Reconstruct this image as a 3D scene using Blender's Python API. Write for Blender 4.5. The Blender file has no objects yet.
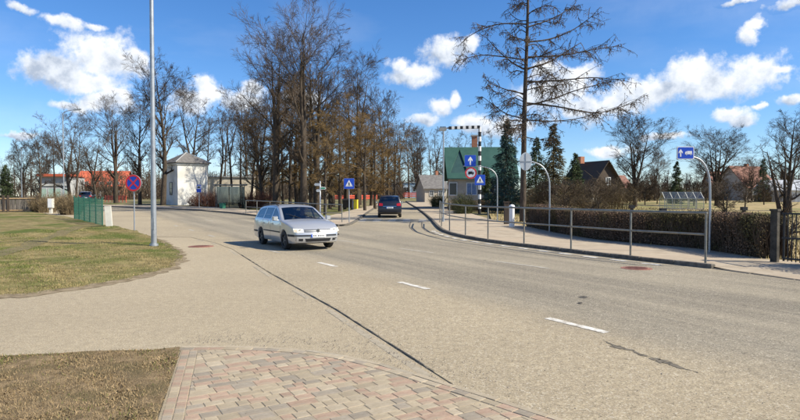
import bpy, bmesh, math, random
from mathutils import Vector, Matrix
R = math.radians
sc = bpy.context.scene
C = sc.collection
random.seed(7)

# ------------------------------------------------------------------ camera, sky, sun, exposure
F, EYE, HOR = 580.0, 1.75, 196.0          # focal length in photo pixels, eye height, horizon row (photo is 800 x 420)
PITCH = math.atan((210 - HOR) / F)
cam = bpy.data.objects.new('camera', bpy.data.cameras.new('camera'))
C.objects.link(cam)
cam.location = (0, 0, EYE)
cam.rotation_euler = (math.pi / 2 - PITCH, 0, 0)
cam.data.sensor_width = 36
cam.data.lens = 36 * F / 800
cam.data.clip_end = 4000
cam.data.clip_start = 0.05
sc.camera = cam

SUN_DIR = Vector((1.0, -0.26, 0)).normalized()
SUN_EL = R(40)
sunv = Vector((SUN_DIR.x * math.cos(SUN_EL), SUN_DIR.y * math.cos(SUN_EL), math.sin(SUN_EL)))
sun = bpy.data.objects.new('sun', bpy.data.lights.new('sun', 'SUN'))
C.objects.link(sun)
sun.data.energy = 5.0
sun.data.angle = R(0.5)
sun.data.color = (1.0, 0.93, 0.78)
sun.rotation_euler = (-sunv).to_track_quat('-Z', 'Y').to_euler()
sun.location = (20, 10, 30)

sc.view_settings.view_transform = 'Standard'
sc.view_settings.look = 'None'
sc.view_settings.gamma = 1
sc.view_settings.exposure = 0.60
sc.cycles.use_denoising = True
sc.cycles.max_bounces = 6
sc.cycles.transparent_max_bounces = 12


def px_dir(px, py):
    rx, ry = (px - 400) / F, (210 - py) / F
    c, s = math.cos(PITCH), math.sin(PITCH)
    return Vector((rx, c + ry * s, -s + ry * c))


def build_world():
    w = bpy.data.worlds.new('World')
    sc.world = w
    w.use_nodes = True
    nt = w.node_tree
    N, L = nt.nodes, nt.links
    N.clear()

    def val(x, sock):
        if isinstance(x, (int, float)):
            sock.default_value = x
        elif isinstance(x, tuple):
            sock.default_value = x
        else:
            L.new(x, sock)

    def m(op, a, b=0.0, c=0.0, clamp=False):
        n = N.new('ShaderNodeMath'); n.operation = op; n.use_clamp = clamp
        val(a, n.inputs[0]); val(b, n.inputs[1]); val(c, n.inputs[2])
        return n.outputs[0]

    def v(op, a, b=(0, 0, 0)):
        n = N.new('ShaderNodeVectorMath'); n.operation = op
        val(a, n.inputs[0]); val(b, n.inputs[1])
        return n.outputs['Value'] if op in ('LENGTH', 'DOT_PRODUCT') else n.outputs[0]
    out = N.new('ShaderNodeOutputWorld')
    bg = N.new('ShaderNodeBackground')
    sky = N.new('ShaderNodeTexSky')
    sky.sky_type = 'NISHITA'
    sky.sun_disc = False
    sky.sun_elevation = SUN_EL
    sky.sun_rotation = math.atan2(SUN_DIR.x, SUN_DIR.y)
    sky.air_density = 1.0
    sky.dust_density = 0.0
    sky.ozone_density = 3.0
    hsv = N.new('ShaderNodeHueSaturation')
    hsv.inputs['Saturation'].default_value = 1.14
    tint = N.new('ShaderNodeMix'); tint.data_type = 'RGBA'; tint.blend_type = 'MULTIPLY'
    tint.inputs['Factor'].default_value = 1.0; tint.inputs['B'].default_value = (0.86, 0.98, 1.2, 1)
    L.new(sky.outputs[0], tint.inputs['A'])
    L.new(tint.outputs['Result'], hsv.inputs['Color'])
    tc = N.new('ShaderNodeTexCoord')
    d = v('NORMALIZE', tc.outputs['Generated'])
    sep = N.new('ShaderNodeSeparateXYZ'); L.new(d, sep.inputs[0])
    az = m('ARCTAN2', sep.outputs[0], sep.outputs[1])
    el = m('ARCSINE', sep.outputs[2])
    # fractal warp of the cloud outlines
    def noise(scale, detail, rough=0.55, off=(0, 0, 0)):
        n = N.new('ShaderNodeTexNoise'); n.inputs['Scale'].default_value = scale
        n.inputs['Detail'].default_value = detail; n.inputs['Roughness'].default_value = rough
        L.new(v('ADD', d, off), n.inputs['Vector'])
        return n
    nw = noise(16, 7, 0.6)
    big = noise(46, 8, 0.62, (3, 1, 2))
    sh = noise(30, 6, 0.6, (0.012, 0.01, 0.02))
    wsep = N.new('ShaderNodeSeparateColor'); L.new(nw.outputs['Color'], wsep.inputs[0])
    waz = m('MULTIPLY_ADD', wsep.outputs[0], 0.05, -0.025)
    wel = m('MULTIPLY_ADD', wsep.outputs[1], 0.036, -0.018)
    cmb = N.new('ShaderNodeCombineXYZ')
    L.new(m('ADD', az, waz), cmb.inputs[0]); L.new(m('ADD', el, wel), cmb.inputs[1])
    pos = cmb.outputs[0]
    blobs = []
    for (cx, cy, rx, ry) in [
        (56, 70, 28, 17), (94, 55, 36, 21), (120, 60, 26, 17), (84, 82, 38, 11), (140, 58, 12, 9),
        (100, 103, 26, 10), (76, 106, 18, 5), (120, 99, 16, 9), (66, 23, 15, 6), (92, 26, 14, 3.5), (24, 9, 11, 4),
        (206, 92, 14, 13), (190, 104, 22, 11), (255, 90, 13, 8), (240, 102, 24, 10), (302, 100, 22, 9),
        (412, 74, 26, 13), (447, 52, 26, 15), (400, 62, 12, 8), (470, 45, 12, 9), (442, 107, 16, 10), (424, 120, 16, 7), (456, 100, 8, 8),
        (505, 128, 34, 11), (474, 124, 20, 9), (555, 92, 34, 20), (585, 108, 30, 16), (545, 70, 14, 8), (575, 75, 26, 9),
        (640, 90, 26, 13), (620, 104, 26, 11), (690, 74, 28, 17), (712, 84, 52, 15), (748, 74, 30, 15), (664, 90, 30, 12), (776, 67, 14, 4),
        (744, 33, 9, 8), (754, 21, 9, 6), (732, 113, 16, 6), (744, 119, 10, 6), (759, 109, 5, 3),
        (794, 3, 20, 5), (738, 0, 12, 2.5), (788, 102, 9, 5), (20, 133, 14, 2.5), (660, 138, 24, 4), (610, 150, 22, 6)]:
        dv = px_dir(cx, cy).normalized()
        blobs.append((math.atan2(dv.x, dv.y), math.asin(dv.z), 1.12 * rx / F, 1.18 * ry / F))
    acc = vv = None
    for (ba, be, rx, ry) in blobs:
        q = v('MULTIPLY', v('SUBTRACT', pos, (ba, be, 0)), (1 / rx, 1 / ry, 0))
        f = m('SUBTRACT', 1.0, v('LENGTH', q))
        fp = m('MAXIMUM', m('ADD', f, 0.25), 0.0)
        sy = m('MULTIPLY', v('DOT_PRODUCT', q, (0.35, 0.8, 0)), fp)
        if acc is None:
            acc, vv, ws = f, sy, m('ADD', fp, 0.02)
        else:
            acc = m('SMOOTH_MAX', acc, f, 0.14)
            vv = m('ADD', vv, sy); ws = m('ADD', ws, fp)
    vert = m('DIVIDE', vv, ws)
    bigm = m('MULTIPLY_ADD', big.outputs['Fac'], 1.5, -0.80)
    # the same fair-weather cumulus goes on all round, outside the frame
    wide = N.new('ShaderNodeTexNoise'); wide.inputs['Scale'].default_value = 4.2; wide.inputs['Detail'].default_value = 2
    L.new(v('MULTIPLY', d, (1, 1, 1.7)), wide.inputs['Vector'])
    off = m('MAXIMUM', m('MULTIPLY_ADD', m('ABSOLUTE', az), 9.0, -6.2), m('MULTIPLY_ADD', el, 12.0, -4.6))
    outer = m('SUBTRACT', m('MULTIPLY_ADD', wide.outputs['Fac'], 6.0, -3.55), m('MULTIPLY', m('SUBTRACT', 1.0, off, clamp=True), 3.0))
    acc = m('MAXIMUM', acc, m('MINIMUM', outer, 0.8))
    dens = m('ADD', acc, bigm)
    mr = N.new('ShaderNodeMapRange'); mr.interpolation_type = 'SMOOTHSTEP'
    L.new(dens, mr.inputs[0])
    mr.inputs[1].default_value = -0.16; mr.inputs[2].default_value = 0.56
    # thin high veil
    veil = N.new('ShaderNodeTexNoise'); veil.inputs['Scale'].default_value = 3.0; veil.inputs['Detail'].default_value = 5
    vm = N.new('ShaderNodeVectorMath'); vm.operation = 'MULTIPLY'; L.new(d, vm.inputs[0]); vm.inputs[1].default_value = (1, 1, 3.5)
    L.new(vm.outputs[0], veil.inputs['Vector'])
    vfac = m('MULTIPLY', m('SUBTRACT', veil.outputs['Fac'], 0.5, clamp=True), 0.55)
    alpha = m('MAXIMUM', m('MULTIPLY', mr.outputs[0], 0.97), vfac)
    lit = m('ADD', m('MULTIPLY_ADD', vert, 0.46, 0.55), m('MULTIPLY_ADD', sh.outputs['Fac'], 1.7, -0.85), clamp=False)
    lit = m('SUBTRACT', lit, m('MULTIPLY', m('MAXIMUM', dens, 0.0), 0.12))
    ramp = N.new('ShaderNodeValToRGB')
    L.new(lit, ramp.inputs[0])
    ramp.color_ramp.elements[0].position = 0.1; ramp.color_ramp.elements[0].color = (3.7, 4.3, 5.3, 1)
    ramp.color_ramp.elements[1].position = 0.75; ramp.color_ramp.elements[1].color = (8.6, 8.65, 8.7, 1)
    e_ = ramp.color_ramp.elements.new(0.42); e_.color = (6.4, 6.85, 7.5, 1)
    mix = N.new('ShaderNodeMix'); mix.data_type = 'RGBA'
    L.new(alpha, mix.inputs['Factor']); L.new(hsv.outputs[0], mix.inputs['A']); L.new(ramp.outputs[0], mix.inputs['B'])
    L.new(mix.outputs['Result'], bg.inputs[0])
    bg.inputs[1].default_value = 0.088
    L.new(bg.outputs[0], out.inputs[0])
    w.cycles.sampling_method = 'MANUAL'
    w.cycles.sample_map_resolution = 512


build_world()

# ------------------------------------------------------------------ terrain height, pixel helpers
def H(y):
    if y < 24: return 0.0
    if y < 44: return (y - 24) * 0.012
    if y < 116: return 0.24 + (y - 44) * (1.06 / 72)
    return 1.3


def at(px, py, z=0.0):
    """point of the ground (plus z) seen at a photo pixel"""
    d = px_dir(px, py)
    Y = 30.0
    for _ in range(60):
        h = H(Y) + z
        Y = (Y + d.y * (h - EYE) / d.z) / 2 if d.z < -1e-5 else 300
        Y = min(Y, 300)
    return Vector((d.x / d.y * Y, Y, H(Y) + z))


def col(px, Y, z=0.0):
    """point on the ground at distance Y below the photo column px"""
    return Vector(((px - 400) / F * Y, Y, H(Y) + z))


def hz(py, Y):
    """world height seen at photo row py at distance Y"""
    d = px_dir(400, py)
    return EYE + d.z / d.y * Y


# ------------------------------------------------------------------ materials
MATS = {}


def mat(name, c1, c2=None, rough=0.8, scale=6.0, detail=5, bump=0.0, bscale=40.0, metal=0.0, c3=None, s3=1.2, spec=0.4, rnd=0.0, stretch=None, lo=.35, hi=.65, b2=0.0):
    if name in MATS: return MATS[name]
    m = bpy.data.materials.new(name); m.use_nodes = True
    nt = m.node_tree; N, L = nt.nodes, nt.links
    b = N['Principled BSDF']
    b.inputs['Roughness'].default_value = rough
    b.inputs['Metallic'].default_value = metal
    b.inputs['Specular IOR Level'].default_value = spec
    tc = N.new('ShaderNodeTexCoord')
    vec = tc.outputs['Object']
    if stretch:
        mp = N.new('ShaderNodeMapping'); mp.inputs['Scale'].default_value = stretch
        L.new(vec, mp.inputs[0]); vec = mp.outputs[0]
    cur = None
    def rgb(c): return (c[0], c[1], c[2], 1)
    if c2:
        n = N.new('ShaderNodeTexNoise'); n.inputs['Scale'].default_value = scale; n.inputs['Detail'].default_value = detail
        n.inputs['Roughness'].default_value = 0.65
        L.new(vec, n.inputs['Vector'])
        r = N.new('ShaderNodeValToRGB'); L.new(n.outputs['Fac'], r.inputs[0])
        r.color_ramp.elements[0].position = lo; r.color_ramp.elements[0].color = rgb(c1)
        r.color_ramp.elements[1].position = hi; r.color_ramp.elements[1].color = rgb(c2)
        cur = r.outputs[0]
        if c3:
            n3 = N.new('ShaderNodeTexNoise'); n3.inputs['Scale'].default_value = s3; n3.inputs['Detail'].default_value = 4
            L.new(vec, n3.inputs['Vector'])
            r3 = N.new('ShaderNodeValToRGB'); L.new(n3.outputs['Fac'], r3.inputs[0])
            r3.color_ramp.elements[0].position = .48; r3.color_ramp.elements[0].color = (0, 0, 0, 1)
            r3.color_ramp.elements[1].position = .62; r3.color_ramp.elements[1].color = (1, 1, 1, 1)
            mx = N.new('ShaderNodeMix'); mx.data_type = 'RGBA'
            L.new(r3.outputs[0], mx.inputs['Factor']); L.new(cur, mx.inputs['A']); mx.inputs['B'].default_value = rgb(c3)
            cur = mx.outputs['Result']
    if rnd:
        oi = N.new('ShaderNodeObjectInfo')
        hs = N.new('ShaderNodeHueSaturation')
        mm = N.new('ShaderNodeMath'); mm.operation = 'MULTIPLY_ADD'; L.new(oi.outputs['Random'], mm.inputs[0]); mm.inputs[1].default_value = 2 * rnd; mm.inputs[2].default_value = 1 - rnd
        L.new(mm.outputs[0], hs.inputs['Value'])
        if cur: L.new(cur, hs.inputs['Color'])
        else: hs.inputs['Color'].default_value = rgb(c1)
        cur = hs.outputs[0]
    if cur: L.new(cur, b.inputs['Base Color'])
    else: b.inputs['Base Color'].default_value = rgb(c1)
    if bump:
        nb = N.new('ShaderNodeTexNoise'); nb.inputs['Scale'].default_value = bscale; nb.inputs['Detail'].default_value = 4
        L.new(tc.outputs['Object'], nb.inputs['Vector'])
        bp = N.new('ShaderNodeBump'); bp.inputs['Strength'].default_value = bump; bp.inputs['Distance'].default_value = 0.02
        L.new(nb.outputs['Fac'], bp.inputs['Height']); L.new(bp.outputs[0], b.inputs['Normal'])
    MATS[name] = m
    return m


def glass(name, tint, mixf=0.25, rough=0.03):
    if name in MATS: return MATS[name]
    m = bpy.data.materials.new(name); m.use_nodes = True
    nt = m.node_tree; N, L = nt.nodes, nt.links
    N.remove(N['Principled BSDF'])
    t = N.new('ShaderNodeBsdfTransparent'); t.inputs[0].default_value = (*tint, 1)
    g = N.new('ShaderNodeBsdfGlossy'); g.inputs[0].default_value = (0.9, 0.95, 1, 1); g.inputs[1].default_value = rough
    lw = N.new('ShaderNodeFresnel'); lw.inputs[0].default_value = 1.5
    ad = N.new('ShaderNodeMath'); ad.operation = 'ADD'; ad.use_clamp = True; L.new(lw.outputs[0], ad.inputs[0]); ad.inputs[1].default_value = mixf
    mx = N.new('ShaderNodeMixShader'); L.new(ad.outputs[0], mx.inputs[0]); L.new(t.outputs[0], mx.inputs[1]); L.new(g.outputs[0], mx.inputs[2])
    L.new(mx.outputs[0], N['Material Output'].inputs[0])
    MATS[name] = m
    return m


# ------------------------------------------------------------------ mesh helpers
class MB:
    def __init__(self): self.v = []; self.f = []

    def add(self, vs, fs):
        o = len(self.v)
        self.v += [tuple(p) for p in vs]
        self.f += [tuple(i + o for i in f) for f in fs]
        return self

    def box(self, c, s, rz=0.0, M=None):
        x, y, z = s[0] / 2, s[1] / 2, s[2] / 2
        vs = [Vector((a, b, d)) for a in (-x, x) for b in (-y, y) for d in (-z, z)]
        if M is None: M = Matrix.Rotation(rz, 3, 'Z')
        c = Vector(c)
        return self.add([M @ p + c for p in vs], [(0, 1, 3, 2), (4, 6, 7, 5), (0, 4, 5, 1), (2, 3, 7, 6), (0, 2, 6, 4), (1, 5, 7, 3)])

    def tube(self, pts, rad, n=8, cap=True, ph=0.0):
        pts = [Vector(p) for p in pts]
        if not isinstance(rad, (list, tuple)): rad = [rad] * len(pts)
        rings = []; ref = None
        k = len(pts)
        for i, p in enumerate(pts):
            d = (pts[min(i + 1, k - 1)] - pts[max(i - 1, 0)])
            d = d.normalized() if d.length > 1e-9 else Vector((0, 0, 1))
            if ref is None:
                ref = d.orthogonal().normalized()
            ref = (ref - d * ref.dot(d))
            ref = ref.normalized() if ref.length > 1e-6 else d.orthogonal().normalized()
            b = d.cross(ref)
            rings.append([p + (ref * math.cos(ph + 2 * math.pi * j / n) + b * math.sin(ph + 2 * math.pi * j / n)) * rad[i] for j in range(n)])
        vs = [q for r in rings for q in r]
        fs = [(i * n + j, i * n + (j + 1) % n, (i + 1) * n + (j + 1) % n, (i + 1) * n + j) for i in range(k - 1) for j in range(n)]
        if cap and n > 2:
            fs.append(tuple(range(n))[::-1]); fs.append(tuple(range((k - 1) * n, k * n)))
        return self.add(vs, fs)

    def prism(self, poly, d0, d1, fn):
        """2-D polygon extruded between depths d0 and d1; fn(u, v, d) gives the point"""
        n = len(poly)
        vs = [fn(a, b, d0) for a, b in poly] + [fn(a, b, d1) for a, b in poly]
        fs = [tuple(range(n))[::-1], tuple(range(n, 2 * n))] + [(i, (i + 1) % n, n + (i + 1) % n, n + i) for i in range(n)]
        return self.add(vs, fs)

    def mesh(self, name, m=None, smooth=None):
        me = bpy.data.meshes.new(name)
        me.from_pydata(self.v, [], self.f)
        if m is not None: me.materials.append(m)
        if smooth is not None:
            me.polygons.foreach_set('use_smooth', [True] * len(me.polygons))
            if smooth > 0: me.set_sharp_from_angle(angle=R(smooth))
        me.update()
        return me

    def build(self, name, m, parent=None, smooth=None, fix=False):
        me = self.mesh(name, m, smooth)
        if fix:
            bm = bmesh.new(); bm.from_mesh(me); bmesh.ops.recalc_face_normals(bm, faces=bm.faces); bm.to_mesh(me); bm.free()
        return link(name, me, parent)


def link(name, me, parent=None):
    o = bpy.data.objects.new(name, me)
    C.objects.link(o)
    if parent: o.parent = parent
    return o


def tag(o, label=None, cat=None, group=None, kind=None):
    if label: o['label'] = label
    if cat: o['category'] = cat
    if group: o['group'] = group
    if kind: o['kind'] = kind
    return o


def thing(name, label, cat, loc=(0, 0, 0), rz=0.0, group=None):
    o = bpy.data.objects.new(name, None)
    C.objects.link(o)
    o.location = loc; o.rotation_euler = (0, 0, rz)
    o.empty_display_size = 0.3
    return tag(o, label, cat, group)


def sheet(name, poly, zoff, m, parent=None, kind='structure', grid=None, zf=None):
    """flat ground sheet that follows the terrain"""
    bm = bmesh.new()
    bm.faces.new([bm.verts.new((p[0], p[1], 0)) for p in poly])
    bmesh.ops.triangulate(bm, faces=bm.faces[:])
    ys = [24, 44, 116]
    for y in ys:
        bmesh.ops.bisect_plane(bm, geom=bm.verts[:] + bm.edges[:] + bm.faces[:], plane_co=(0, y, 0), plane_no=(0, 1, 0))
    if grid:
        x0, x1, y0, y1, st = grid
        k = x0
        while k < x1:
            bmesh.ops.bisect_plane(bm, geom=bm.verts[:] + bm.edges[:] + bm.faces[:], plane_co=(k, 0, 0), plane_no=(1, 0, 0)); k += st
        k = y0
        while k < y1:
            bmesh.ops.bisect_plane(bm, geom=bm.verts[:] + bm.edges[:] + bm.faces[:], plane_co=(0, k, 0), plane_no=(0, 1, 0)); k += st
    for vtx in bm.verts:
        vtx.co.z = H(vtx.co.y) + zoff + (zf(vtx.co.x, vtx.co.y) if zf else 0)
    bmesh.ops.recalc_face_normals(bm, faces=bm.faces)
    for f in bm.faces:
        if f.normal.z < 0: f.normal_flip()
    me = bpy.data.meshes.new(name); bm.to_mesh(me); bm.free()
    me.materials.append(m)
    o = link(name, me, parent)
    if kind and not parent: o['kind'] = kind
    return o


def inside(poly, x, y):
    c = False; j = len(poly) - 1
    for i in range(len(poly)):
        a, b = poly[i], poly[j]
        if (a[1] > y) != (b[1] > y) and x < (b[0] - a[0]) * (y - a[1]) / (b[1] - a[1]) + a[0]: c = not c
        j = i
    return c


def resample(path, step):
    out = [Vector(path[0])]; need = step
    for a, b in zip(path[:-1], path[1:]):
        a, b = Vector(a), Vector(b); l = (b - a).length; t = need
        while t <= l:
            out.append(a.lerp(b, t / l)); t += step
        need = t - l
    return out


def smooth_path(pts, it=2):
    pts = [Vector(p) for p in pts]
    for _ in range(it):
        q = [pts[0]]
        for a, b in zip(pts[:-1], pts[1:]):
            q += [a.lerp(b, .25), a.lerp(b, .75)]
        q.append(pts[-1]); pts = q
    return pts

# ------------------------------------------------------------------ ground, roads, pavements
U = Vector((-0.5, 0.866, 0)); NN = Vector((0.866, 0.5, 0))      # along the main road, across it


def road_mat(name, dust_at):
    m = bpy.data.materials.new(name); m.use_nodes = True
    nt = m.node_tree; N, L = nt.nodes, nt.links
    b = N['Principled BSDF']; b.inputs['Roughness'].default_value = 0.85; b.inputs['Specular IOR Level'].default_value = 0.25
    tc = N.new('ShaderNodeTexCoord'); P = tc.outputs['Object']

    def noise(sc_, det, vec=P, rough=.6):
        n = N.new('ShaderNodeTexNoise'); n.inputs['Scale'].default_value = sc_; n.inputs['Detail'].default_value = det
        n.inputs['Roughness'].default_value = rough
        L.new(vec, n.inputs['Vector']); return n.outputs['Fac']

    def ramp(f, stops):
        r = N.new('ShaderNodeValToRGB'); L.new(f, r.inputs[0])
        e = r.color_ramp.elements
        e[0].position, e[0].color = stops[0][0], (*stops[0][1], 1)
        e[1].position, e[1].color = stops[-1][0], (*stops[-1][1], 1)
        for p, c in stops[1:-1]:
            x = e.new(p); x.color = (*c, 1)
        return r.outputs[0]

    def mix(f, a, bb, mode='MIX'):
        x = N.new('ShaderNodeMix'); x.data_type = 'RGBA'; x.blend_type = mode
        if isinstance(f, float): x.inputs['Factor'].default_value = f
        else: L.new(f, x.inputs['Factor'])
        for s, k in ((a, 'A'), (bb, 'B')):
            if isinstance(s, tuple): x.inputs[k].default_value = (*s, 1)
            else: L.new(s, x.inputs[k])
        return x.outputs['Result']
    # streaks along the direction of travel
    mp = N.new('ShaderNodeMapping'); mp.inputs['Rotation'].default_value = (0, 0, -math.atan2(U.y, U.x)); L.new(P, mp.inputs[0])
    mp2 = N.new('ShaderNodeMapping'); mp2.inputs['Scale'].default_value = (0.07, 1.25, 1); L.new(mp.outputs[0], mp2.inputs[0])
    streak = noise(1.0, 5, mp2.outputs[0])
    grit = noise(210, 2); grit2 = noise(55, 3); patch = noise(0.55, 6)
    if dust_at is None:
        base = ramp(grit, [(.25, (.24, .195, .132)), (.5, (.44, .37, .262)), (.75, (.62, .535, .40))])
        base = mix(ramp(patch, [(.35, (0, 0, 0)), (.7, (1, 1, 1))]), base, (.44, .372, .268))
    else:
        base = ramp(grit, [(.25, (.15, .133, .105)), (.5, (.25, .223, .178)), (.75, (.37, .335, .27))])
        base = mix(ramp(streak, [(.40, (0, 0, 0)), (.62, (.9, .9, .9))]), base, (.385, .34, .262))
        dt = N.new('ShaderNodeVectorMath'); dt.operation = 'DOT_PRODUCT'; L.new(P, dt.inputs[0]); dt.inputs[1].default_value = tuple(NN)
        ad = N.new('ShaderNodeMath'); ad.operation = 'MULTIPLY_ADD'; L.new(patch, ad.inputs[0]); ad.inputs[1].default_value = 1.5; L.new(dt.outputs['Value'], ad.inputs[2])
        mr = N.new('ShaderNodeMapRange'); mr.interpolation_type = 'SMOOTHSTEP'; L.new(ad.outputs[0], mr.inputs[0])
        mr.inputs[1].default_value = dust_at + 1.7; mr.inputs[2].default_value = dust_at + .3
        dust = ramp(grit, [(.25, (.23, .187, .127)), (.5, (.415, .35, .248)), (.75, (.58, .50, .375))])
        base = mix(mr.outputs[0], base, dust)
        # dust washed against the far kerb
        mr2 = N.new('ShaderNodeMapRange'); mr2.interpolation_type = 'SMOOTHSTEP'; L.new(ad.outputs[0], mr2.inputs[0])
        mr2.inputs[1].default_value = 13.2; mr2.inputs[2].default_value = 14.4; mr2.inputs[4].default_value = .7
        base = mix(mr2.outputs[0], base, (.40, .345, .255))
    speck = ramp(noise(64, 1), [(.63, (0, 0, 0)), (.68, (.85, .85, .85))])
    base = mix(speck, base, (.13, .107, .075))
    blot = ramp(grit2, [(.34, (.62, .61, .59)), (.66, (1.2, 1.18, 1.15))])
    base = mix(0.85, base, blot, 'MULTIPLY')
    mid = ramp(noise(9, 6), [(.34, (.82, .81, .79)), (.66, (1.10, 1.09, 1.06))])
    base = mix(0.8, base, mid, 'MULTIPLY')
    stone = ramp(noise(52, 1), [(.62, (0, 0, 0)), (.67, (.8, .8, .8))])
    base = mix(stone, base, (.58, .52, .42))
    big = ramp(noise(0.18, 4), [(.3, (.86, .85, .83)), (.7, (1.06, 1.05, 1.02))])
    base = mix(1.0, base, big, 'MULTIPLY')
    L.new(base, b.inputs['Base Color'])
    bp = N.new('ShaderNodeBump'); bp.inputs['Strength'].default_value = .5; bp.inputs['Distance'].default_value = .012
    L.new(grit, bp.inputs['Height']); L.new(bp.outputs[0], b.inputs['Normal'])
    return m


M_ground = mat('dry_ground', (.15, .125, .065), (.30, .25, .14), .95, 1.3, 8, .6, 30, c3=(.13, .14, .05), s3=.22, spec=.1)
M_garden = mat('garden_grass', (.24, .185, .09), (.46, .36, .19), .95, 2.2, 8, .6, 20, c3=(.20, .19, .075), s3=.10, spec=.1)
M_lawn = mat('lawn', (.125, .10, .042), (.30, .24, .115), .95, 2.6, 8, .8, 40, c3=(.095, .115, .028), s3=.35, spec=.1)
M_brown = mat('dead_turf', (.13, .093, .05), (.29, .21, .12), .95, 9, 8, .9, 60, c3=(.15, .115, .06), s3=2.5, spec=.1)
M_soil = mat('soil', (.115, .095, .05), (.21, .175, .095), .95, 6, 8, .6, 40, spec=.1)
M_pave = mat('dusty_pavement', (.34, .275, .20), (.47, .395, .295), .9, 2.0, 9, .4, 120, c3=(.43, .345, .25), s3=.4, spec=.2)
M_kerb = mat('kerb_concrete', (.085, .075, .063), (.18, .162, .135), .9, 9, 8, .4, 80, rnd=.14, spec=.2)  # concrete darkened, the shade on the road-side face is in the colour
M_paint = mat('worn_road_paint', (.36, .31, .24), (.70, .67, .60), .8, 9, 9, .3, 120, lo=.36, hi=.56)
M_paint_old = mat('faded_road_paint', (.30, .27, .22), (.50, .455, .38), .85, 6, 9, .3, 120, lo=.40, hi=.66)
M_crk = mat('crumbled_edge', (.08, .068, .05), (.20, .17, .125), .9, 14, 5)
M_tar = mat('tar_line', (.045, .04, .035), (.11, .10, .085), .7, 12, 5)
M_apron = road_mat('dusty_asphalt', None)
M_road = road_mat('worn_asphalt', 5.8)

sheet('ground', [(-1600, -60), (1600, -60), (1600, 1600), (-1600, 1600)], -0.06, M_ground)
sheet('asphalt_apron', [(-60, -8), (14, -8), (6, 10), (-5, 22), (-8, 27), (-16, 27), (-60, 11)], 0.0, M_apron)

seam = [Vector(p + (0,)) for p in [(3.6, -2.2), (1.3, 3.4), (.28, 5.83), (-1.0, 8.9), (-2.9, 13.0), (-4.6, 16.9), (-5.5, 19.0), (-6.9, 21.6), (-8.8, 24.4)]]
verge = [at(*p) for p in [(150, 237), (128, 230.5), (106, 226), (72, 218.5), (40, 213.5), (-30, 208)]]
KR = [at(*p) for p in [(905, 296), (800, 281), (760, 275.6), (725, 271), (705, 268), (660, 263.4), (630, 260), (571, 253), (523, 247), (488, 242.5), (465, 238.5), (449, 234.5), (440, 230.5), (435.5, 226), (431, 220.5), (424.5, 214.5), (415, 207.5), (409, 204), (405.5, 201.6)]]
KL = [at(*p) for p in [(387, 202.5), (380, 205.5), (372, 210.5), (363, 217), (356, 222.5), (349, 226), (338, 226.8), (322, 225), (298, 221.5), (270, 218), (245, 215), (222, 212.6), (196, 210.6), (150, 208.6), (100, 206.6), (30, 204.6)]]
KR = smooth_path(KR, 1); KL = smooth_path(KL, 1)
road_poly = [p.xy for p in seam] + [p.xy for p in verge] + [p.xy for p in KL[::-1]] + [p.xy for p in KR[::-1]] + [(16, -3)]
sheet('road', road_poly, 0.008, M_road)


def offset(path, d):
    out = []
    for i, p in enumerate(path):
        t = (path[min(i + 1, len(path) - 1)] - path[max(i - 1, 0)]); t.z = 0; t.normalize()
        out.append(p + Vector((-t.y, t.x, 0)) * d)
    return out


# raised pavements with their kerbs
PH = 0.10
inner = [at(*p, PH) for p in [(960, 280), (775, 259), (700, 248), (600, 239), (560, 233), (520, 225), (492, 219.5), (468, 212.5), (444, 205.5), (424, 201.5)]]
DRV = at(800, 281)


def drive(x, y):
    """the pavement dips to the road in front of the gate"""
    q = Vector((x - DRV.x, y - DRV.y)); a = abs(q.dot(U.xy)); c = max(0, q.dot(NN.xy))
    return -.085 * max(0, min(1, (2.9 - a) / 1.2)) * max(0, 1 - c / 1.8)


sheet('pavement', [p.xy for p in offset(KR, -.08)] + [p.xy for p in inner[::-1]], PH, M_pave, grid=(5, 14, 7, 17, .45), zf=drive)
innerL = [p + Vector((0, 2.8, 0)) if i > 8 else p for i, p in enumerate(offset(KL, -2.6))]
i0 = min(range(len(KL)), key=lambda i: (KL[i] - at(349, 226)).length)
pl = offset(KL, -.08)
left_inner = [at(*p, PH) for p in [(379, 203.2), (366, 206.5), (348, 211), (334, 214.5), (322, 217.2), (300, 215), (270, 211.6), (245, 209), (215, 207), (180, 206), (120, 204.8), (30, 203.4)]]
sheet('pavement', [p.xy for p in pl] + [p.xy for p in left_inner[::-1]], PH, M_pave)


M_kdust = mat('dusty_flush_kerb', (.30, .255, .185), (.40, .345, .26), .95, 9, 8, .4, 90, rnd=.06, spec=.15)


def stone_mesh(l, w, h, m=None):
    b = MB(); c = .018
    x, y = l / 2 - .006, w / 2
    b.add([(-x, -y, -.12), (x, -y, -.12), (x, y, -.12), (-x, y, -.12), (-x, -y, h - c), (x, -y, h - c), (x, y, h - c), (-x, y, h - c),
           (-x + c, -y + c, h), (x - c, -y + c, h), (x - c, y - c, h), (-x + c, y - c, h)],
          [(0, 3, 2, 1), (0, 1, 5, 4), (1, 2, 6, 5), (2, 3, 7, 6), (3, 0, 4, 7), (4, 5, 9, 8), (5, 6, 10, 9), (6, 7, 11, 10), (7, 4, 8, 11), (8, 9, 10, 11)])
    return b.mesh('kerb_stone', m or M_kerb)


def kerb(path, top, step=1.0, w=.16, gaps=(), m=None):
    e = bpy.data.objects.new('kerb', None); C.objects.link(e); e['kind'] = 'structure'
    me = stone_mesh(step, w, top, m); low = stone_mesh(step, w, .025, m)
    pts = resample(path, step)
    for i, (a, b) in enumerate(zip(pts[:-1], pts[1:])):
        mid = (a + b) / 2
        g = any((mid.xy - q.xy).length < r for q, r in gaps)
        o = link('kerb_stone', low if g else me, e)
        d = b - a
        o.location = mid + Vector((0, 0, random.uniform(-.006, .004)))
        o.rotation_euler = (random.uniform(-.012, .012), -math.asin(d.z / d.length), math.atan2(d.y, d.x) + random.uniform(-.008, .008))
    return e


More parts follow.
